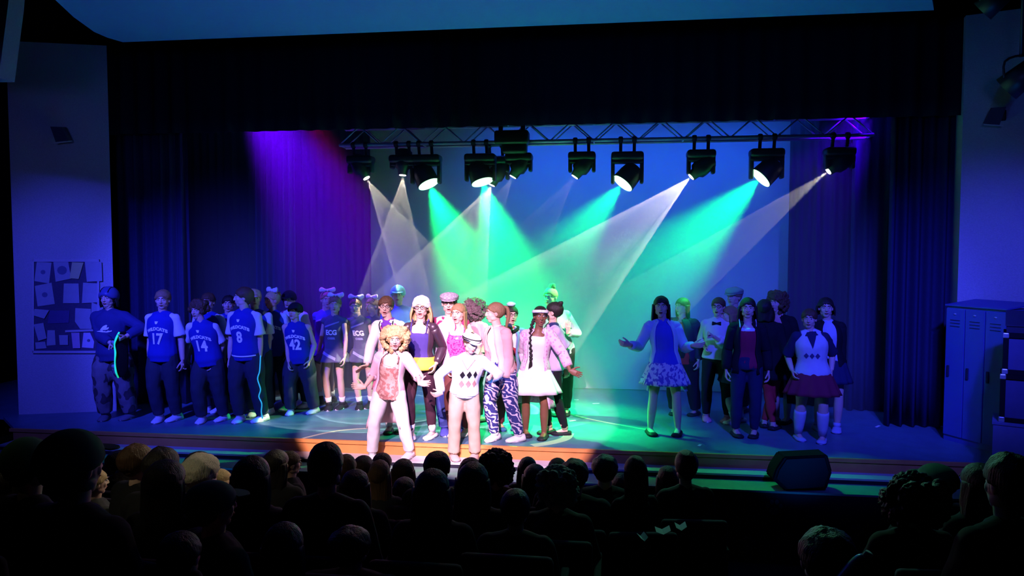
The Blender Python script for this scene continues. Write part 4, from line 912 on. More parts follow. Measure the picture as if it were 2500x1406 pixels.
hair(g, 'braid', H_BK, r, 28); headgear(g, 'headband', C_WHT, r); garment(g, 'dress', C_WHT, r, -.05, .56, 0, straps=True); skirt(g, 'dress_skirt', C_WHT, r, .12, .34, .62, 9, .05)
open_coat(g, 'lace_cardigan', cl('pink_lace', (.62, .30, .48), pattern=pat_mix('voronoi', (.70, .50, .62), sc=(30, 30, 30), thr=.4)), r, -.60, .655, 1.75, gap0=95, gap1=70, add=.034, flare=.55); shoes(g, 'flat', C_SHB, r)
g, r = actor('person in lilac polo and navy waistcoat turning away, hair in a dark bun', [(1328, 1058), (1366, 1062)], (1352, 738), -70, 'f', (None, arm(1384, 900, .02, hint=(.6, .6, -.8))), hy=-100, hairm=H_BR)
hair(g, 'bun', H_BK, r, 29, at=(0, .36, .42)); garment(g, 'polo_shirt', cl('lilac_polo', (.50, .38, .60)), r, -.05, .675, .85, add=.022, loose=1.12); garment(g, 'waistcoat', cl('navy_waistcoat', (.03, .03, .12)), r, -.12, .50, 0, add=.030)
bm = bmesh.new(); limb(bm, g.sh[1], g.elb[1], g.wri[1], arm_r(g), g.front, add=.012, t0=1.0, t1=1.6, n=12); part('sleeve_band', bm, cl('navy_waistcoat', (.03, .03, .12)), r); trousers(g, 'leggings', C_BLK, r, k=1.05, add=.006, hemr=1.0); socks(g, cl('peach_sock', (.6, .4, .35)), r, 1.8); shoes(g, 'flat', C_SHB, r)
g, r = actor('tall person with fair bun at the back, hand raised behind the polo wearer', [(1352, 1015), (1384, 1014)], (1338, 703), 10, 'f', (None, arm(1384, 812, -.25, 'open', dir=(.1, 0, 1), thumb=(-1, 0, 0), hint=(.8, 0, -1))), hy=-20, hairm=H_BL)
hair(g, 'bun', H_BL, r, 30, at=(.10, .10, .60)); garment(g, 'blouse', cl('pale_blouse', (.42, .48, .46)), r, -.1, .66, 1.8, add=.02); trousers(g, 'leggings', C_BLK, r, k=1.05); shoes(g, 'flat', C_SHB, r)
# -- front pair on the step
ZS = -.145
g, r = actor('blonde curly-haired person at the front leaning in, pale cardigan and white trousers', [(905, 1124), (997, 1120)], (968, 803), 4, 'f', (arm(890, 945, -.20, 'open', dir=(-.9, -.2, .1), thumb=(-.2, .2, 1), palm=(0, -1, 0), hint=(-.35, .9, -.6)), arm(1024, 936, -.24, 'open', dir=(.9, -.2, .05), thumb=(0, .2, 1), palm=(0, -1, 0), hint=(.3, .9, -.7))), 'open', z=ZS, hy=14, hairm=H_BL, hp=6, lean=.16, dx=.0)
hair(g, 'curly', H_BL, r, 31, wide=.40, n=150, low=-.62, line=.25)
garment(g, 'sequin_top', cl('rose_brown_sequin', (.34, .15, .13), .5, pattern=pat_mix('noise', (.52, .32, .27), sc=(26, 26, 26), thr=.5), spec=.5), r, -.10, .47, 0, add=.014, straps=True, flare=.15)
open_coat(g, 'long_cardigan', cl('blush_cardigan', (.70, .50, .58)), r, -.62, .655, 1.2, gap0=110, gap1=85, add=.030, flare=.35)
trousers(g, 'trousers', C_WHT, r, k=1.18, hemr=1.3); shoes(g, 'sneaker', C_SHW, r, C_SHW)
g, r = actor('person in white flat cap, argyle sweater vest and khaki trousers at the front', [(1108, 1124), (1160, 1122)], (1154, 811), 12, 'm', (arm(1078, 960, -.26, 'relax', dir=(-.8, -.2, -.2), thumb=(0, -.4, 1), hint=(-1, .2, -.2)), arm(1192, 928, -.22, 'relax', dir=(.4, -.4, .3), hint=(1, 0, -.8))), 'shut', z=ZS, hy=40, hp=14, hr=8, hairm=H_BR, lean=.14, topadd=.02, slim=.95)
hair(g, 'tidy', H_BR, r, 32); ct = headgear(g, 'flat_cap', C_WHT, r)
bm = bmesh.new()
for zz in (.235, .32): tube(bm, [(math.sin(a)*(.465 if zz < .3 else .475), .055-math.cos(a)*(.535 if zz < .3 else .55), zz+.03*math.cos(a)-.02, .014, .03) for a in [2*PI*k/24 for k in range(25)]], 6, 1, (0, 0, 1))
bmesh.ops.transform(bm, matrix=g.HT, verts=bm.verts[:]); part('cap_stripe', bm, C_BLK, ct)
garment(g, 'shirt', C_WHT, r, .0, .675, 1.92, add=.016, loose=1.15); garment(g, 'sweater_vest', cl('cream_knit', (.66, .60, .60)), r, -.04, .60, 0, add=.026)
def dia(x, y, w=.030, h=.045): return [(x, y+h), (x+w, y), (x, y-h), (x-w, y)]
decal_poly(g, [dia(-.045, .06), dia(.03, .06), dia(.095, .06, .022), dia(-.045, -.05), dia(.03, -.05), dia(.095, -.05, .022)], [C_BLK, cl('argyle_rose', (.48, .25, .22))], r, .26, 'argyle_diamonds', add=.030, mats=[0, 0, 0, 1, 1, 1])
decal_poly(g, [[(-.075, .09), (-.065, .09), (.005, -.02), (-.004, -.02)], [(.075, .09), (.065, .09), (-.005, -.02), (.004, -.02)]], cl('argyle_rose', (.48, .25, .22)), r, .47, 'neckline_trim', add=.032)
trousers(g, 'trousers', C_KHAKI, r, k=1.25, hemr=1.75); shoes(g, 'sneaker', cl('tan_shoe', (.45, .33, .28)), r, C_SHG)
# -- right-hand group
g, r = actor('person with long dark hair, arms spread, pale blue blazer and white patterned skirt', [(1588, 1062), (1656, 1064)], (1612, 724), 0, 'f', (arm(1538, 842, -.22, 'relax', dir=(-.9, -.2, .15), thumb=(0, -.3, 1), hint=(-.4, .2, -1)), arm(1692, 843, -.20, 'relax', dir=(.9, -.2, .05), thumb=(0, -.3, 1), hint=(.4, .2, -1))), 'open', hy=-6, hairm=H_BK)
hair(g, 'long', H_BK, r, 41, len=1.15, front=.5); garment(g, 'blue_top', cl('royal_top', (.06, .08, .55)), r, -.10, .60, 0, add=.016, flare=.1); skirt(g, 'skirt', cl('batik', (.60, .60, .68), pattern=pat_mix('noise', (.15, .12, .45), sc=(30, 30, 22), thr=.54)), r, .06, .30, .40, 10, .05)
open_coat(g, 'open_blazer', cl('ice_blazer', (.46, .60, .72)), r, -.42, .655, 1.85, gap0=130, gap1=62, add=.030, flare=.5); shoes(g, 'flat', C_SHB, r)
g, r = actor('person in dark cardigan with red hem, looking sideways behind the pale blazer', [(1640, 1012), (1694, 1015)], (1664, 728), -25, 'f', (None, None), hy=-48, hairm=H_BK, slim=1.2)
hair(g, 'long', H_BK, r, 42, len=.7); garment(g, 'red_top', cl('red_top', (.50, .03, .04)), r, -.16, .60, 0, add=.016); open_coat(g, 'cardigan', cl('dark_cardigan', (.03, .025, .06)), r, -.10, .655, 1.9, gap0=80, gap1=30, add=.03); trousers(g, 'trousers', C_BLK, r, k=1.2); shoes(g, 'flat', C_SHB, r)
g, r = actor('person in white blouse and black bow tie with pink shoes', [(1722, 1028), (1775, 1031)], (1754, 727), -15, 'f', (arm(1723, 850, -.05), arm(1740, 820, -.25, 'fist', hint=(.5, .3, -1))), 'open', hy=-22, hairm=H_BR, glasses=True)
hair(g, 'pony', H_BR, r, 43); garment(g, 'blouse', cl('cream_blouse', (.62, .55, .58)), r, -.02, .67, 1.5, add=.020, loose=1.1)
bm = bmesh.new(); c = on_cloth(g, g.sp(.60)+g.front*.05, .012)
for s in (-1, 1): tube(bm, [(*c, .010, .010), (*(c+g.side*s*.045), .024, .012), (*(c+g.side*s*.055), .022, .010)], 8, 2, g.front)
part('bow_tie', bm, C_BLK, r); trousers(g, 'trousers', C_BLK, r, k=1.1, t0=.22, hemr=1.0); shoes(g, 'sneaker', cl('pink_shoe', (.70, .25, .35)), r, C_SHW)
g, r = actor('tall person in green flat cap at the back of the right-hand group', [(1782, 1008), (1812, 1008)], (1790, 697), -30, 'm', hy=-40, hairm=H_BR, topadd=.03)
hair(g, 'short', H_LB, r, 44); headgear(g, 'flat_cap', cl('green_felt', (.16, .30, .22)), r); garment(g, 'dark_shirt', cl('teal_shirt', (.05, .12, .16)), r, -.1, .67, 1.9, add=.02, loose=1.1); trousers(g, 'trousers', C_BLK, r, k=1.2); shoes(g, 'flat', C_SHB, r)
g, r = actor('person in profile with long brown hair, white blouse and dark skirt', [(1778, 1034), (1797, 1030)], (1778, 748), -70, 'f', (None, None), hy=-80, hairm=H_LB, slim=.92)
hair(g, 'long', H_LB, r, 45, len=1.2); garment(g, 'blouse', cl('white_ruffle', (.62, .62, .66)), r, -.02, .66, 1.3, add=.022, loose=1.1); skirt(g, 'skirt', C_NAVY, r, .10, .32, .3); socks(g, C_WHT, r, 1.75); shoes(g, 'flat', C_SHW, r)
g, r = actor('person in black blazer over red top standing at the front of the right-hand group', [(1797, 1066), (1843, 1068)], (1826, 728), -4, 'f', (None, None), 'shut', hy=-8, hairm=H_BK)
hair(g, 'long', H_BK, r, 46, len=.8, front=.4); garment(g, 'red_top', cl('wine_top', (.28, .02, .06)), r, -.04, .55, 0, straps=True); garment(g, 'lace_yoke', C_TEE, r, .50, .58, 0, add=.013, straps=True)
open_coat(g, 'blazer', cl('black_blazer', (.010, .010, .016)), r, -.12, .655, 1.95, gap0=75, gap1=62, add=.030); trousers(g, 'jeans', cl('dark_jeans', (.02, .025, .07)), r, k=1.08, hemr=1.0); shoes(g, 'flat', C_SHB, r)
g, r = actor('person with black hair facing away in red tights between two dark jackets', [(1868, 1040), (1890, 1046)], (1862, 732), 160, 'f', hy=170, hairm=H_BK)
hair(g, 'long', H_BK, r, 47, len=.6, spread=1.25); garment(g, 'black_top', C_BLK, r, -.1, .67, 1.9, add=.02); skirt(g, 'skirt', C_BLK, r, .10, .26, .3); trousers(g, 'tights', cl('red_tights', (.45, .03, .04)), r, k=1.0, add=.005, hemr=1.0, t0=.02); shoes(g, 'flat', C_SHB, r)
g, r = actor('person with curly hair and pink collar in long black coat beside the black leg curtain', [(1893, 1032), (1918, 1035)], (1893, 716), -25, 'f', (None, None), hy=-40, hairm=H_BR)
hair(g, 'curly', H_BR, r, 48, wide=.20, n=80, low=-.5); garment(g, 'pink_blouse', cl('coral_blouse', (.62, .28, .30)), r, .0, .67, 0, add=.014); open_coat(g, 'black_coat', C_BLK, r, -.75, .65, 1.95, gap0=35, gap1=50, add=.034, flare=.15); shoes(g, 'flat', C_SHB, r)
g, r = actor('person in pale argyle vest, dark shirt and maroon skirt nearest the lockers', [(1950, 1075), (2010, 1082)], (1974, 755), -8, 'f', (arm(1934, 905, -.03), arm(2030, 905, -.02)), 'shut', hy=-18, hairm=H_BR, slim=1.18)
hair(g, 'tidy', H_BR, r, 49); garment(g, 'dark_shirt', cl('midnight_shirt', (.02, .02, .07)), r, .2, .68, .95, add=.016, loose=1.05); garment(g, 'sweater_vest', cl('pale_blue_knit', (.50, .52, .62)), r, -.10, .615, 0, add=.028)
garment(g, 'shirt_neck', cl('midnight_shirt', (.02, .02, .07)), r, .60, .682, 0, add=.014)
decal_poly(g, [[(-.050, .115), (.050, .115), (.0, -.03)]], cl('midnight_shirt', (.02, .02, .07)), r, .46, 'v_neck', add=.033)
decal_poly(g, [dia(-.07, 0, .026, .032), dia(-.01, 0, .026, .032), dia(.05, 0, .026, .032)], cl('argyle_navy', (.06, .05, .16)), r, .30, 'argyle_diamonds', add=.035)
skirt(g, 'skirt', cl('maroon_skirt', (.20, .02, .05)), r, .06, .32, .45, 12, .05); socks(g, cl('knee_sock', (.45, .47, .58)), r, 1.2); shoes(g, 'flat', cl('shoe_pale_blue', (.35, .38, .55)), r)
g, r = actor('person in black blazer and necktie standing behind the argyle vest', [(1998, 1052), (2046, 1056)], (2014, 728), -5, 'f', (None, arm(2052, 905, -.03, 'fist')), hy=-8, hairm=H_BK)
hair(g, 'long', H_BK, r, 50, len=.35); garment(g, 'shirt', cl('school_shirt', (.42, .44, .58)), r, .0, .675, 0, add=.016); open_coat(g, 'blazer', cl('black_blazer', (.010, .010, .016)), r, -.14, .655, 1.95, gap0=45, gap1=60, add=.030)
bm = bmesh.new(); tube(bm, [(*(g.sp(.63)+g.front*.066), .016, .008), (*(g.sp(.60)+g.front*.080), .010, .006), (*(g.sp(.35)+g.front*.135), .024, .005), (*(g.sp(.30)+g.front*.135), .003, .003)], 8, 3, g.front); part('necktie', bm, C_NAVY, r)
skirt(g, 'skirt', C_NAVY, r, .08, .30, .3); shoes(g, 'sneaker', cl('shoe_pale_blue', (.35, .38, .55)), r, C_SHG)
# ------------------------------------------------------------------ things on and around the stage
def plane_hit(px, py, a, b, off=0.0):
    """where the sight line meets the vertical plane through a, b (shifted towards the camera)"""
    d = ray(px, py); t = (Vector(b)-Vector(a)); n = Vector((t.y, -t.x, 0)).normalized()
    if n.dot(CAM-Vector(a)) < 0: n = -n
    a = Vector(a)+n*off; k = (a-CAM).dot(n)/d.dot(n); return CAM+d*k, n
PA, PB = (pl[0].x, pl[0].y, 0), (pl[1].x, pl[1].y, 0)
def on_pier(name, quad, m, label=None, off=0.0, th=.006, parent=None, cat=None, group=None):
    P = [plane_hit(x, y, PA, PB, off)[0] for x, y in quad]; n = plane_hit(*quad[0], PA, PB)[1]; c = sum(P, Vector())/len(P); bm = bmesh.new()
    if parent is None:
        prism(bm, [p-c for p in P], n*th); o = mkobj(name, bm, m, None, loc=c)
        if label: tag(o, label, cat, group)
    else: prism(bm, [p-parent.location for p in P], n*th); o = mkobj(name, bm, m, parent)
    return o
M_CORK = mat('pinboard_cork', (.07, .06, .12), .9, .2, 40); M_FR = mat('pinboard_frame', (.45, .42, .50), .5)
c = plane_hit(161, 748, PA, PB)[0]; pb = empty('pinboard', c); tag(pb, 'large pinboard crowded with papers on the left-hand pier', 'pinboard')
on_pier('backing', [(82, 637), (240, 637), (240, 860), (82, 860)], M_CORK, off=.001, th=.010, parent=pb)
for nm, q_ in (('frame', [(80, 633), (243, 633), (243, 639), (80, 639)]), ('frame', [(80, 856), (243, 856), (243, 862), (80, 862)]), ('frame', [(80, 633), (84, 633), (84, 862), (80, 862)]), ('frame', [(238, 633), (243, 633), (243, 862), (238, 862)]), ('divider', [(160, 806), (240, 803), (240, 808), (160, 811)])):
    on_pier(nm, q_, M_FR, off=.012, th=.014, parent=pb)
papers = [([(90, 638), (126, 641), (120, 692), (84, 686)], 'w', 'white sheet with a dark crest in the top left corner of the pinboard'),
 ([(130, 637), (166, 634), (174, 680), (136, 688)], 'w', 'white sheet with a round mark, second in the top row of the pinboard'),
 ([(176, 640), (204, 641), (192, 681), (170, 679)], 'y', 'small yellowish note between two white sheets in the top row'),
 ([(207, 638), (248, 639), (250, 686), (212, 688)], 'w', 'white sheet at the top right corner of the pinboard'),
 ([(85, 698), (126, 690), (134, 742), (92, 748)], 'w', 'tilted white sheet with a small emblem in the second row at the left'),
 ([(156, 692), (192, 692), (194, 740), (154, 740)], 'w', 'plain sheet in the middle of the second row'),
 ([(203, 690), (242, 692), (240, 738), (200, 740)], 'w', 'plain sheet at the right end of the second row'),
 ([(84, 754), (120, 757), (108, 778), (82, 770)], 'w', 'small torn sheet halfway down the left side of the pinboard'),
 ([(122, 758), (170, 758), (168, 788), (116, 790)], 'd', 'dark poster in the centre of the pinboard'),
 ([(184, 752), (222, 754), (224, 803), (196, 803), (183, 785)], 'w', 'large sheet with curled corner right of the dark poster'),
 ([(224, 738), (254, 750), (238, 772), (222, 780)], 'w', 'folded sheet sticking out over the right edge of the pinboard'),
 ([(82, 792), (106, 788), (114, 826), (94, 832)], 'w', 'tilted sheet low on the left side of the pinboard'),
 ([(116, 806), (134, 806), (136, 842), (114, 844)], 'w', 'narrow sheet beside the tilted one in the bottom row'),
 ([(86, 836), (110, 834), (114, 850), (88, 852)], 'w', 'small card in the bottom left corner of the pinboard'),
 ([(144, 818), (166, 818), (166, 842), (146, 842)], 'w', 'small card in the middle of the bottom row'),
 ([(174, 812), (194, 812), (196, 850), (178, 850)], 'p', 'pinkish leaflet in the bottom row'),
 ([(204, 812), (220, 812), (230, 834), (228, 850), (200, 848)], 'v', 'bright lilac sheet at the bottom right of the pinboard')]
PM = dict(w=mat('paper_white', (.36, .36, .44), .9), y=mat('paper_yellow', (.55, .58, .30), .9), d=mat('poster_dark', (.08, .06, .20), .8), p=mat('paper_pink', (.52, .35, .52), .9), v=mat('paper_lilac', (.66, .56, .74), .9)); M_INK = mat('print_ink', (.12, .13, .25), .9)
for i, (q_, k, lb) in enumerate(papers):
    o = on_pier('paper_sheet' if k != 'd' else 'poster', q_, PM[k], lb, off=.016+.0035*(i % 4), th=.0018, cat='paper', group='papers pinned on the board')
    if i in (0, 1, 4, 16):
        cx = sum(x for x, y in q_)/len(q_); cy = sum(y for x, y in q_)/len(q_); rr = (6, 12, 7, 4)[(0, 1, 4, 16).index(i)]
        on_pier('printed_mark', [(cx+math.cos(a)*rr, cy+math.sin(a)*rr*.9) for a in [2*PI*t/12 for t in range(12)]], M_INK, off=.016+.0035*(i % 4)+.002, th=.0006, parent=o)
# sconces on the piers
def sconce(px, py, a, b, w, label, flip=1):
    c, n = plane_hit(px, py, a, b, 0); R0 = Matrix.Rotation(math.atan2(n.y, n.x)+PI/2, 3, 'Z'); r = empty('wall_light', c); tag(r, label, 'wall light')
    bm = bmesh.new(); box(bm, R0@Vector((0, -.02, 0)), (w*.42, .04, .12), R0, bev=.01); mkobj('wall_plate', bm, M_METBLK, r, True)
    bm = bmesh.new(); S = lambda x, y, z: R0@Vector((x*flip, y, z)); prism(bm, [S(-w*.15, -.05, .09), S(w*.30, -.05, .09), S(w*.55, -.05, -.08), S(w*.05, -.05, -.11)], R0@Vector((0, -.14, -.02))); mkobj('shade', bm, mat('sconce_navy', (.03, .035, .08), .6), r)
    bm = bmesh.new(); prism(bm, [S(-.02, -.06, -.112), S(w*.56, -.06, -.086), S(w*.56, -.06, -.100), S(-.02, -.06, -.128)], R0@Vector((0, -.13, -.02))); mkobj('lip', bm, M_FR, r)['label'] = 'pale lower lip'
sconce(147, 328, PA, PB, .30, 'dark wall light high on the left-hand pier above the pinboard')
QA, QB = (pr[0].x, pr[0].y, 0), (pr[1].x, pr[1].y, 0)
sconce(2440, 283, QA, QB, .30, 'dark wall light on the right-hand pier', -1)
# black lanterns on a side boom, cut by the right edge
def black_lantern(px, py, y, r, d, label, pole):
    c = ony(px, py, y); o = empty('side_lantern', c); tag(o, label, 'stage light'); d = Vector(d).normalized()
    bm = bmesh.new(); cyl(bm, -d*r*1.2, d*r*1.1, r*.8, r, 20); ellipsoid(bm, -d*r*1.1, (r*.8,)*3); mkobj('housing', bm, M_METBLK, o, True)
    bm = bmesh.new(); tube(bm, [(r*1.1, 0, 0, .012, .012), (r*1.1, 0, r*1.2, .012, .012), (0, 0, r*1.6, .012, .012), (-r*1.1, 0, r*1.2, .012, .012), (-r*1.1, 0, 0, .012, .012)], 8, 3, (0, -1, 0)); mkobj('yoke', bm, M_METBLK, o, True)
    bm = bmesh.new(); cyl(bm, (0, 0, r*1.5), pole, .02); mkobj('hanger', bm, M_METBLK, o, True)
black_lantern(2492, 190, -.4, .14, (-.6, .5, -.6), 'round black stage lantern at the right edge, in front of the pier', (0, 0, 2.6))
black_lantern(2428, 2, -.4, .12, (-.6, .5, -.6), 'black stage lantern poking down at the top of the right-hand pier', (0, 0, 1.8))
# lockers
M_LOCK = mat('locker_blue', (.06, .08, .32), .5, .06, 6, spec=.4); M_LDK = mat('locker_dark_trim', (.02, .02, .05), .6)  # second colour: dark trim for the handles and vents
A0, B0 = onz(2300, 1072), onz(2446, 1112); A0.z = B0.z = 0; ld = (B0-A0); LW = ld.length; ld.normalize(); ln = Vector((ld.y, -ld.x, 0)); ln = ln if ln.dot(CAM-A0) > 0 else -ln
lk = empty('lockers', A0, math.atan2(ld.y, ld.x)); tag(lk, 'blue three-door school locker unit standing beside the right-hand curtain', 'locker')
LH = 1.56
sgn = 1 if (Matrix.Rotation(math.atan2(ld.y, ld.x), 3, 'Z') @ Vector((0, -1, 0))).dot(ln) > 0 else -1
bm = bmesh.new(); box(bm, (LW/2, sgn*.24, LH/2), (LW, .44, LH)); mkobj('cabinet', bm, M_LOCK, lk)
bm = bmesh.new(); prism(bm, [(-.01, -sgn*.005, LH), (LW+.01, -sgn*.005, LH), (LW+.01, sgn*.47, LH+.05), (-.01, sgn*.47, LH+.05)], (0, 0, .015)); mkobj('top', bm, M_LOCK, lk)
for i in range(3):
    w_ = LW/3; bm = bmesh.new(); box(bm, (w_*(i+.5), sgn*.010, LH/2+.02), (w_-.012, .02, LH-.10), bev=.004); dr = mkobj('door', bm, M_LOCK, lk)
    bm = bmesh.new(); box(bm, (w_*(i+.22), -sgn*.008, LH*.52), (.028, .016, .13), bev=.005); mkobj('handle', bm, M_LDK, dr)
    bm = bmesh.new(); ellipsoid(bm, (w_*(i+.5), -sgn*.004, LH-.09), (.016, .008, .010)); mkobj('number_plate', bm, M_STEEL, dr)
    for k in range(3):
        bm = bmesh.new(); box(bm, (w_*(i+.5), -sgn*.002, LH-.16-.035*k), (w_*.5, .005, .008)); mkobj('vent', bm, M_LDK, dr)
# plinth and flight cases at the right edge
CF = ony(2424, 1030, -1.04); BX, zt = CF.x, CF.z; CR = math.radians(-26)
r = empty('plinth', (BX, -1.045, -.204), CR); tag(r, 'pale square plinth on the steps under the black-framed cases', 'plinth')
bm = bmesh.new(); prism(bm, [(0, 0, 0), (1.1, 0, 0), (1.1, .48, 0), (0, .48, 0)], (0, 0, zt+.204-.02)); mkobj('plinth_body', bm, mat('plinth_paint', (.20, .21, .42), .85), r)
bm = bmesh.new(); prism(bm, [(-.008, -.008, zt+.184), (1.1, -.008, zt+.184), (1.1, .488, zt+.184), (-.008, .488, zt+.184)], (0, 0, .02)); mkobj('plinth_top', bm, mat('plinth_paint', (.20, .21, .42), .85), r)
def fcase(px, z, h, label):
    c = ony(px, 960, -1.02); r = empty('flight_case', (c.x, -1.02, z), CR); tag(r, label, 'case', 'flight cases on the plinth'); L, D, t = .85, .42, .045
    bm = bmesh.new(); box(bm, (L/2, D/2, h/2), (L-.03, D-.03, h-.02)); mkobj('panel', bm, mat('case_blue', (.10, .10, .22), .6), r)
    for x_ in (t/2, L-t/2):
        for y_ in (t/2, D-t/2): bm = bmesh.new(); box(bm, (x_, y_, h/2), (t, t, h), bev=.006); mkobj('corner_post', bm, M_BLACKW, r)
    for z_ in (t/2, h-t/2):
        for y_ in (t/2, D-t/2): bm = bmesh.new(); box(bm, (L/2, y_, z_), (L-t*2, t, t)); mkobj('rail', bm, M_BLACKW, r)
        for x_ in (t/2, L-t/2): bm = bmesh.new(); box(bm, (x_, D/2, z_), (t, D-t*2, t)); mkobj('rail', bm, M_BLACKW, r)
    for z_ in (.025, h-.025): bm = bmesh.new(); box(bm, (.020, .014, z_), (.050, .044, .050), bev=.008); mkobj('steel_corner', bm, M_STEEL, r)
z1 = zt+.001; h1 = ony(2450, 912, -1.0).z-z1; h2 = ony(2450, 812, -1.0).z-z1-h1
fcase(2441, z1, h1, 'lower black-framed flight case with steel corners on the plinth'); fcase(2445, z1+h1+.001, h2, 'upper black-framed flight case stacked on the lower one')
c = ony(2449, 960, -1.01); r = empty('equipment_case', (c.x, -1.01, z1+h1+h2+.002), CR); tag(r, 'dark sloping equipment case on top of the stacked flight cases', 'case')
bm = bmesh.new(); prism(bm, [(.01, .02, 0), (.01, .36, 0), (.01, .36, .17), (.01, .02, .06)], (.8, 0, 0)); mkobj('case_body', bm, mat('desk_dark', (.03, .03, .06), .6), r)
bm = bmesh.new(); prism(bm, [(0, .01, .062), (0, .37, .178), (0, .37, .192), (0, .01, .076)], (.82, 0, 0)); mkobj('lid', bm, mat('desk_dark', (.03, .03, .06), .6), r)
# stage monitor on the lower step
mc = ony(1955, 1190, -1.02); mr = empty('stage_monitor', (mc.x, -.92, -.204), math.radians(6)); tag(mr, 'black wedge stage monitor on the steps below the argyle vest', 'speaker')
bm = bmesh.new(); prof = [(-.30, .12), (-.27, .22), (-.19, .345), (.24, .37), (.29, .20), (.24, .02), (-.17, .0)]
prism(bm, [(x_, .10, z_) for x_, z_ in prof], (0, -.22, 0)); bmesh.ops.bevel(bm, geom=bm.edges[:], offset=.012, segments=2, affect='EDGES'); mkobj('cabinet', bm, mat('monitor_black', (.010, .008, .010), .9, spec=.05), mr)
bm = bmesh.new(); prism(bm, [(x_*.86, -.122, z_*.86+.025) for x_, z_ in prof], (0, -.006, 0)); mkobj('grille', bm, C_BLK, mr)
# paw prints on the apron
M_PAW = mat('paw_paint', (.055, .065, .09), .9)
for n_, (px, py, s_) in enumerate(((1890, 1238, .115), (1826, 1326, .115), (2090, 1300, .11), (1985, 1330, .09))):
    c = ony(px, py, -1.066); r = empty('paw_print', c); tag(r, ('faint painted paw print on the dark apron under the wedge monitor', 'faint painted paw print lowest on the dark apron, left of the other', 'faint painted paw print on the dark apron right of the monitor', 'small faint painted paw print between two larger ones')[n_], 'paw print')
    for (x_, z_, a_, b_) in ((0, -.35, .42, .34), (-.52, .12, .16, .22), (-.20, .45, .17, .24), (.22, .46, .17, .24), (.55, .12, .16, .22)):
        bm = bmesh.new(); pts = [((x_+math.cos(t)*a_)*s_, 0, (z_+math.sin(t)*b_)*s_) for t in [2*PI*k/16 for k in range(16)]]; prism(bm, pts, (0, -.002, 0)); mkobj('pad' if a_ > .3 else 'toe', bm, M_PAW, r)
# marks on the deck
M_TAPE = mat('white_tape', (.72, .72, .72), .6); M_LINE = mat('cream_line_and_light', (.42, .44, .36), .6)
def floor_line(px, w, m, name, label, cat):
    P = [onz(*q_) for q_ in px]; c = P[len(P)//2].copy(); bm = bmesh.new(); S = spline([(p.x-c.x, p.y-c.y) for p in P], 6); top = []; bot = []
    for i, s_ in enumerate(S):
        a, b = S[max(0, i-1)], S[min(len(S)-1, i+1)]; d = Vector((b[0]-a[0], b[1]-a[1], 0)).normalized(); n_ = Vector((-d.y, d.x, 0))*w/2; p = Vector((s_[0], s_[1], 0)); top.append(p+n_); bot.append(p-n_)
    va = [[bm.verts.new(v+Vector((0, 0, h))) for v in (t_, b_) for h in (.0005, .003)] for t_, b_ in zip(top, bot)]
    for a, b in zip(va, va[1:]): bm.faces.new((a[1], b[1], b[3], a[3])); bm.faces.new((a[0], a[2], b[2], b[0])); bm.faces.new((a[0], b[0], b[1], a[1])); bm.faces.new((a[2], a[3], b[3], b[2]))
    for a in (va[0], va[-1]): bm.faces.new((a[0], a[1], a[3], a[2]))
    o = mkobj(name, bm, m, loc=c); tag(o, label, cat); return o
floor_line([(740, 1070), (800, 1056), (850, 1049), (925, 1044)], .035, M_LINE, 'line_and_light_curve', 'curved pale line on the deck left of the front pair', 'floor line')
floor_line([(1382, 1008), (1430, 1021), (1500, 1035), (1578, 1049)], .035, M_LINE, 'line_and_light_curve', 'curved pale line on the green-lit deck right of the white dress', 'floor line')
floor_line([(1300, 1088), (1345, 1081), (1380, 1071), (1390, 1058)], .12, M_LINE, 'line_and_light_curve', 'cream patch of gobo light painted on the deck in front of the white dress', 'floor line')  # pool of gobo light painted as a cream curve
for n_, (px, py, w_, lb) in enumerate(((1407, 976, .07, 'small white tape mark farthest back on the green deck'), (1455, 985, .10, 'white tape mark right of the farthest one'), (1398, 1027, .09, 'white tape dash beside the curved pale line'), (2143, 1041, .12, 'white tape mark alone on the blue deck near the lockers'), (1708, 1087, .08, 'small white tape mark near the stage edge'), (1966, 999, .05, 'tiny white mark behind the maroon skirt'))):
    p = onz(px, py); bm = bmesh.new(); box(bm, (0, 0, .0015), (w_, .03, .002), Matrix.Rotation(.3*n_, 3, 'Z')); o = mkobj('tape_mark', bm, M_TAPE, loc=p); tag(o, lb, 'tape mark', 'tape marks on the deck')
# skateboard held upright by the skater
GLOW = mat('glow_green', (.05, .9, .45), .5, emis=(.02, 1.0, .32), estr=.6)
sk = ony(297, 862, g_sk.root.location.y-.24) if hasattr(g_sk, 'root') else ony(297, 862, .2)
r = empty('skateboard', sk, math.radians(-12)); tag(r, 'skateboard held upright by the helmeted skater, glowing green edge towards the seats', 'skateboard')
bm = bmesh.new(); tube(bm, [(-.012, 0, -.30, .012, .05), (-.006, 0, -.24, .010, .095), (0, 0, -.12, .010, .10), (.0, 0, .12, .010, .10), (.010, 0, .20, .010, .095), (.022, 0, .27, .012, .05)], 14, 4, (0, -1, 0)); dk = mkobj('deck', bm, C_BLK, r, True)
bm = bmesh.new(); tube(bm, [(-.004, -.055, -.30, .008, .010), (.008, -.100, -.22, .014, .010), (.003, -.106, -.10, .008, .010), (.014, -.106, .02, .013, .010), (.004, -.106, .12, .008, .010), (.024, -.095, .20, .014, .010), (.030, -.055, .27, .010, .010)], 10, 4, (0, -1, 0)); mkobj('glow_strip', bm, GLOW, dk, True)['label'] = 'glowing green edge strip'
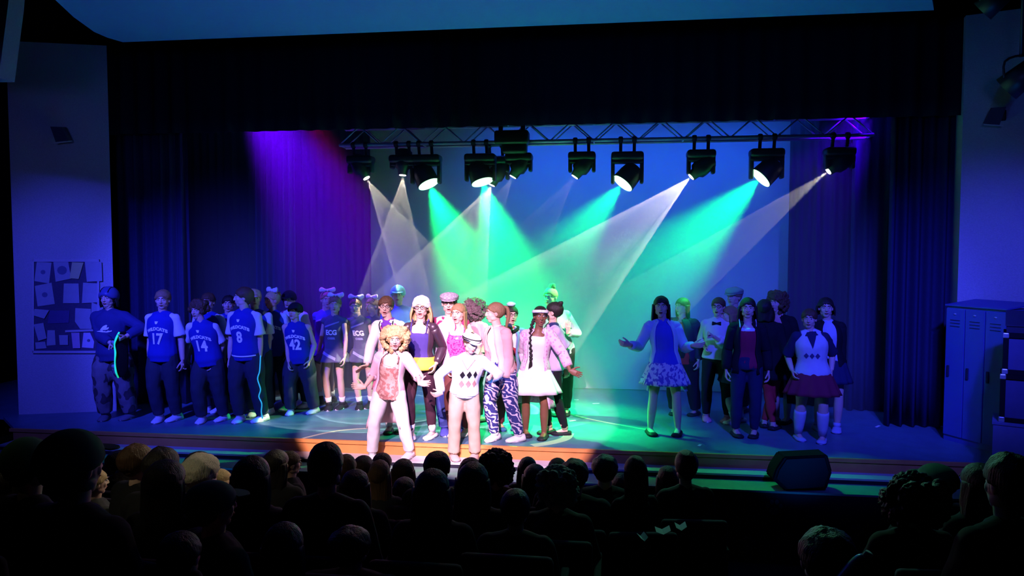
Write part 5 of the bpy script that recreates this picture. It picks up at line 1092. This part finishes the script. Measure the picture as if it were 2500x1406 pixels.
for z_ in (-.16, .14):
    bm = bmesh.new(); box(bm, (-.03, 0, z_), (.04, .06, .05), bev=.005); cyl(bm, (-.05, -.085, z_), (-.05, .085, z_), .006); tk = mkobj('truck', bm, M_STEEL, r)
    for y_ in (-.075, .075): bm = bmesh.new(); cyl(bm, (-.05, y_-.016, z_), (-.05, y_+.016, z_), .027, n=16); mkobj('wheel', bm, C_SHG, tk, True)
# rim of light modelled as an emissive cord beside jersey 8
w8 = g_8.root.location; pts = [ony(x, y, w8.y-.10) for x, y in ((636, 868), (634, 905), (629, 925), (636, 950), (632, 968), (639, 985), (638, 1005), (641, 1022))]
c = pts[0].copy(); bm = bmesh.new(); tube(bm, [(*(p-c), .008, .008) for p in pts], 8, 4); o = mkobj('rim_strand', bm, mat('rim_light_teal', (.05, .6, .6), .5, emis=(.05, .75, .70), estr=.35), None, True, loc=c); tag(o, 'added teal light-rim cord hanging beside the leg of jersey number 8', 'strand')
# ------------------------------------------------------------------ the audience, seated with their backs to us
M_SEAT = mat('seat_cloth', (.02, .015, .03), .9); SHIRTS = [cl('shirt_'+n_, c_) for n_, c_ in (('charcoal', (.018, .018, .02)), ('ink', (.012, .015, .03)), ('brown', (.025, .018, .015)), ('grey', (.05, .05, .055)))]
def seat_proto(loc):
    r = empty('theatre_seat', loc); tag(r, 'dark upholstered theatre seat under a member of the audience, lost in shadow', 'seat', 'theatre seats')
    bm = bmesh.new(); box(bm, (0, .02, .40), (.46, .44, .10), bev=.03); mkobj('seat', bm, M_SEAT, r, True)
    bm = bmesh.new(); box(bm, (0, -.285, .62), (.46, .07, .52), Matrix.Rotation(-.14, 3, 'X').inverted(), bev=.03); mkobj('backrest', bm, M_SEAT, r, True)
    for s in (-1, 1):
        bm = bmesh.new(); box(bm, (s*.255, 0, .60), (.045, .38, .035), bev=.01); box(bm, (s*.255, -.02, .30), (.03, .30, .58)); mkobj('armrest', bm, C_BLK, r)
    bm = bmesh.new(); box(bm, (0, -.02, .175), (.30, .10, .34)); box(bm, (0, -.02, .012), (.34, .24, .024)); mkobj('pedestal', bm, M_METBLK, r); return r
def copy_tree(o, parent=None):
    c = o.copy(); COL.objects.link(c); c.parent = parent
    for ch in list(o.children): copy_tree(ch, c)
    return c
HW = dict()
def aud_body(sex, k):
    """one seated figure facing the stage (+Y); head centre at the returned height"""
    g = skeleton(1.70 if sex == 'm' else 1.64, (0, 0, .50), [(-.10, .44), (.10, .44)], (0, .02), 180, (dict(w=(.10, .28, .60), hint=(.6, -.5, -.4)), dict(w=(-.10, .28, .60), hint=(-.6, -.5, -.4))), sex, hy=180, seated=True)
    # arms listed picture-left first: yaw 180 swaps them
    return g
PROTO = {}
def proto(sex):
    if sex in PROTO: return PROTO[sex]
    g = aud_body(sex, 0); r = empty('person', (0, 0, -50)); build_body(g, SK_F, r, voxel=.014); face(g, r, H_BR)
    garment(g, 'sweater', SHIRTS[0], r, -.10, .672, 1.85, add=.022, loose=1.12); trousers(g, 'trousers', C_DPANT, r, k=1.2); shoes(g, 'sneaker', C_SHB, r)
    PROTO[sex] = (g, r); return PROTO[sex]
HAIRS = {}
def hair_mesh(style, m, seed, sex):
    key = (style, m.name, seed, sex)
    if key not in HAIRS:
        g = PROTO[sex][0]; tmp = empty('t'); kw = {}
        if style == 'curlybig': o = hair(g, 'curly', m, tmp, seed, wide=.30, n=120, low=-.5)
        elif style == 'curly': o = hair(g, 'curly', m, tmp, seed, wide=.14, n=80, low=-.30)
        elif style == 'longhair': o = hair(g, 'long', m, tmp, seed, len=.8, arc=190, spread=1.12)
        elif style == 'bald': o = hair(g, 'tidy', m, tmp, seed)
        else: o = hair(g, style, m, tmp, seed)
        HAIRS[key] = o.data; bpy.data.objects.remove(o); bpy.data.objects.remove(tmp)
    return HAIRS[key]
used = set(); seats = []; taken = {k: [] for k in range(6)}
HF = {'short': 1.12, 'tidy': 1.08, 'pony': 1.06, 'bun': 1.06, 'long': 1.3, 'longhair': 1.34, 'curly': 1.45, 'curlybig': 1.7}
def seat_for(px, top, w, style, g):
    """the row whose distance fits the head width, a free place in it, and the sitting height"""
    hw = .62*g.hh*HF.get(style, 1.1)*1.05; best = None
    for k, (y, z) in enumerate(ROWS):
        for dy in (0, -.14, .14, .24):
            P = ony(px, top, y+dy); t = (P-CAM).dot(FW); sit = P.z-z; sc = w*t/F/hw
            if not .92 < sit < 1.52 or sc < .62 or sc > 1.5: continue
            hit = sum(max(0, .41-math.hypot(P.x-x2, (y+dy-y2)*1.0)) for x2, y2 in taken[k])
            cost = abs(math.log(max(.3, sc)))*2.4+abs(sit-1.26)*.7+hit*16+abs(dy)*.4
            if best is None or cost < best[0]: best = (cost, k, P, max(.82, min(1.22, sc)), sit)
    if best is None:
        k, (y, z) = 0, ROWS[0]; P = ony(px, top, y); best = (0, 0, P, .9, P.z-z)
    _, k, P, sc, sit = best; taken[k].append((P.x, P.y)); return k, P, sc, sit
def aud(px, top, w, tier, style, hm, label, sex='f', shirt=0, turn=0, cap=None, hatm=None):
    g, pr_ = proto(sex); row, P, k, sit = seat_for(px, top, w, style, g); fz = ROWS[row][1]
    r = copy_tree(pr_)
    crown = g.headc.z+.5*g.hh+(.03 if 'curly' in style else .0); r.location = (P.x, P.y, fz)
    r.rotation_euler = (0, 0, math.radians(turn)); r.scale = (k, k, sit/crown)
    for a in ('label', 'group'):
        if a in r: del r[a]
    tag(r, label, 'person', 'audience seated below the stage')
    for ch in r.children:
        if ch.name.startswith('sweater') and shirt:
            ch.data = ch.data.copy(); ch.data.materials[0] = SHIRTS[shirt % 4]
    o = bpy.data.objects.new('hair', hair_mesh(style, hm, len(style), sex)); COL.objects.link(o); o.parent = r
    if cap: headgear(g, cap, hatm or C_BLK, r)
    seats.append((P.x, P.y-.02, fz, math.radians(turn)*.3)); return r
proto('m'); proto('f')
D, B, Gy, L_, LB = H_BK, H_BR, H_GR, H_BL, H_LB; M_GHAT = cl('hat_green', (.06, .16, .11))
rows = [
 (62, 1078, 84, 1, 'short', D, 'cap wearer at the far left edge of the audience, brim catching light', 'm', 0, -20, 'cap', M_GHAT),
 (168, 1062, 118, 2, 'short', D, 'large head in a cap near the left edge of the audience', 'm', 0, -15, 'cap', M_GHAT),
 (222, 1148, 56, 0, 'short', L_, 'fair-haired viewer just right of the large capped head', 'f', 3, -30),
 (22, 1128, 96, 2, 'long', D, 'dark viewer filling the bottom left corner', 'f', 0, 0),
 (330, 1088, 66, 0, 'short', B, 'dark-haired viewer in front of the grey curls, left block', 'm', 0, -25),
 (288, 1102, 50, 0, 'tidy', D, 'viewer half hidden left of the dark-haired one', 'm', 0, 0),
 (325, 1124, 64, 0, 'curly', Gy, 'viewer with grey curls catching light in the left block', 'f', 0, -10),
 (392, 1096, 74, 0, 'short', D, 'dark head between the grey curls and the white-haired head', 'm', 0, 0),
 (400, 1128, 104, 1, 'longhair', D, 'broad dark head left of the white-haired viewer', 'f', 0, 0),
 (487, 1112, 82, 0, 'short', mat('hair_white_fuzz', (.62, .58, .44), .85, .2, 40), 'viewer with short whitish-blond hair shining in the left block', 'm', 1, 0),
 (482, 1106, 60, 0, 'tidy', D, 'dark head just showing behind the whitish-blond hair', 'm', 0, 0),
 (530, 1148, 62, 0, 'long', L_, 'viewer with fair wavy hair right of the whitish-blond head', 'f', 0, -30),
 (512, 1184, 92, 1, 'short', B, 'viewer in a green cap with rounded shoulders, left block', 'm', 1, -35, 'cap', M_GHAT),
 (612, 1118, 98, 1, 'longhair', D, 'dark bushy head left of the long-haired pair', 'f', 0, 0),
 (672, 1101, 66, 0, 'longhair', D, 'long-haired viewer beside the one in glasses', 'f', 0, -10),
 (705, 1103, 42, 0, 'tidy', B, 'viewer with glasses turned in profile', 'm', 0, -50),
 (794, 1084, 76, 0, 'tidy', D, 'tall close-cropped head with ears rising above the front row', 'm', 0, 0),
 (843, 1112, 44, 0, 'tidy', B, 'head peeping out right of the tall close-cropped one', 'm', 0, -10),
 (866, 1150, 72, 1, 'long', D, 'dark head below the tall close-cropped one', 'f', 0, 0),
 (886, 1115, 58, 0, 'longhair', B, 'long brown-haired viewer in front of the blonde performer', 'f', 0, 0),
 (932, 1108, 42, 0, 'tidy', B, 'reddish-brown head directly below the blonde performer', 'm', 0, -10),
 (926, 1126, 42, 0, 'long', LB, 'light-brown hair in front of the reddish-brown head', 'f', 3, 0),
 (984, 1123, 60, 0, 'longhair', B, 'rounded head between the two front performers', 'f', 0, 0),
 (986, 1168, 56, 1, 'long', D, 'low dark head in front of the rounded one', 'f', 0, 0),
 (1067, 1105, 60, 0, 'tidy', B, 'head below the hand of the performer in the white cap', 'm', 0, 0),
 (1054, 1150, 96, 1, 'longhair', D, 'broad long-haired head in the centre of the audience', 'f', 0, 0),
 (1148, 1120, 58, 0, 'long', B, 'viewer below the khaki trousers', 'f', 0, 0),
 (1154, 1133, 86, 1, 'longhair', D, 'large dark head below the khaki trousers', 'f', 0, 0),
 (1212, 1101, 74, 0, 'curly', D, 'tall tousled head right of the khaki trousers', 'm', 0, 0),
 (1288, 1118, 48, 0, 'long', D, 'dark head left of the curly one', 'f', 0, 0),
 (1306, 1136, 62, 0, 'longhair', D, 'long dark hair just left of the green-lit curls', 'f', 0, 0),
 (1361, 1121, 44, 0, 'tidy', B, 'small head just showing behind the green-lit curls', 'f', 0, 0),
 (1360, 1142, 88, 1, 'curly', mat('hair_pale_curls', (.30, .32, .28), .85, .3, 30), 'green-lit curly head in the middle of the audience', 'f', 0, 0),
 (1402, 1124, 66, 0, 'short', B, 'short-haired viewer right of the green-lit curls', 'm', 0, 0),
 (1258, 1198, 62, 1, 'tidy', D, 'low dark head left under the green-lit curls', 'm', 0, 0),
 (1477, 1113, 60, 0, 'short', D, 'dark head right of the short-haired one, standing clear', 'm', 0, 0),
 (1552, 1116, 48, 0, 'longhair', B, 'long ponytailed viewer turned left against the green step', 'f', 0, 25),
 (1518, 1158, 46, 1, 'tidy', D, 'rounded shape leaning against the ponytailed viewer', 'f', 0, 0),
 (1630, 1140, 52, 0, 'long', D, 'smaller dark head left of the tall man', 'f', 0, 0),
 (1676, 1102, 50, 0, 'tidy', D, 'tall man with broad shoulders at the right end of the centre block', 'm', 0, 15),
 (2236, 1160, 128, 2, 'curlybig', D, 'big hooded figure at the right in front of the locker side', 'f', 2, 10),
 (2290, 1140, 74, 1, 'short', B, 'capped viewer right of the big hooded figure', 'm', 0, 20, 'cap', M_GHAT),
 (2398, 1136, 90, 2, 'long', D, 'dark viewer near the right edge with glinting cheek', 'f', 0, 20),
 (2470, 1112, 96, 2, 'short', D, 'rightmost viewer cut by the edge', 'm', 0, 20),
 (2024, 1298, 126, 2, 'short', D, 'low rounded head at the bottom right, alone in front of the apron', 'm', 0, 0),
 (436, 1304, 82, 2, 'tidy', D, 'head at the bottom left whose right edge catches light', 'm', 0, 0),
 (690, 1282, 92, 2, 'longhair', D, 'near dark head below the long-haired pair', 'f', 0, 0),
 (852, 1292, 96, 2, 'short', D, 'near dark head below the centre left', 'm', 0, 0),
]
for a in sorted(rows, key=lambda a: -a[2]): aud(*a)
for g_, r_ in PROTO.values():
    for ch in list(r_.children): 
        for c2 in list(ch.children): bpy.data.objects.remove(c2)
        bpy.data.objects.remove(ch)
    bpy.data.objects.remove(r_)
for i, (x, y, z, tr) in enumerate(seats):
    if i == 0: s0 = seat_proto((x, y, z)); s0.rotation_euler.z = tr
    else: c = copy_tree(s0); c.location = (x, y, z); c.rotation_euler.z = tr
# papers and a bottle catching the light among the seats
M_PROG = mat('programme_paper', (.55, .60, .56), .8)
def programme(px, py, t, w_, label, rz=.3):
    c = ondepth(px, py, t); r = empty('programme', c, YAW+rz); tag(r, label, 'programme', 'programmes in the audience')
    for s in (-1, 1):
        bm = bmesh.new(); prism(bm, [(0, 0, 0), (s*w_, 0, .02), (s*w_+.015, .06, .03), (.015, .06, .01)], (0, 0, .002)); mkobj('page', bm, M_PROG, r)
programme(1574, 1322, 4.30, .026, 'small folded programme held lowest of the three glints', .5)
programme(1620, 1306, 4.34, .046, 'green-lit programme held in the middle of the three', .2)
programme(1664, 1296, 4.36, .034, 'greyish programme held farthest right of the three', .2)
c = ondepth(2092, 1385, 2.4); r = empty('water_bottle', c); r.rotation_euler = (.3, .5, 0); tag(r, 'small plastic water bottle glinting at the bottom right beside the rounded head', 'bottle')
bm = bmesh.new(); tube(bm, [(0, 0, -.09, .022, .022), (0, 0, -.08, .028, .028), (0, 0, .02, .028, .028), (0, 0, .05, .014, .014)], 16, 3); mkobj('bottle_body', bm, mat('bottle_plastic', (.25, .5, .42), .1, spec=.8), r, True)
bm = bmesh.new(); cyl(bm, (0, 0, .05), (0, 0, .068), .014, n=14); mkobj('cap', bm, C_WHT, r, True)
bpy.data.scenes.remove(TMPSC)
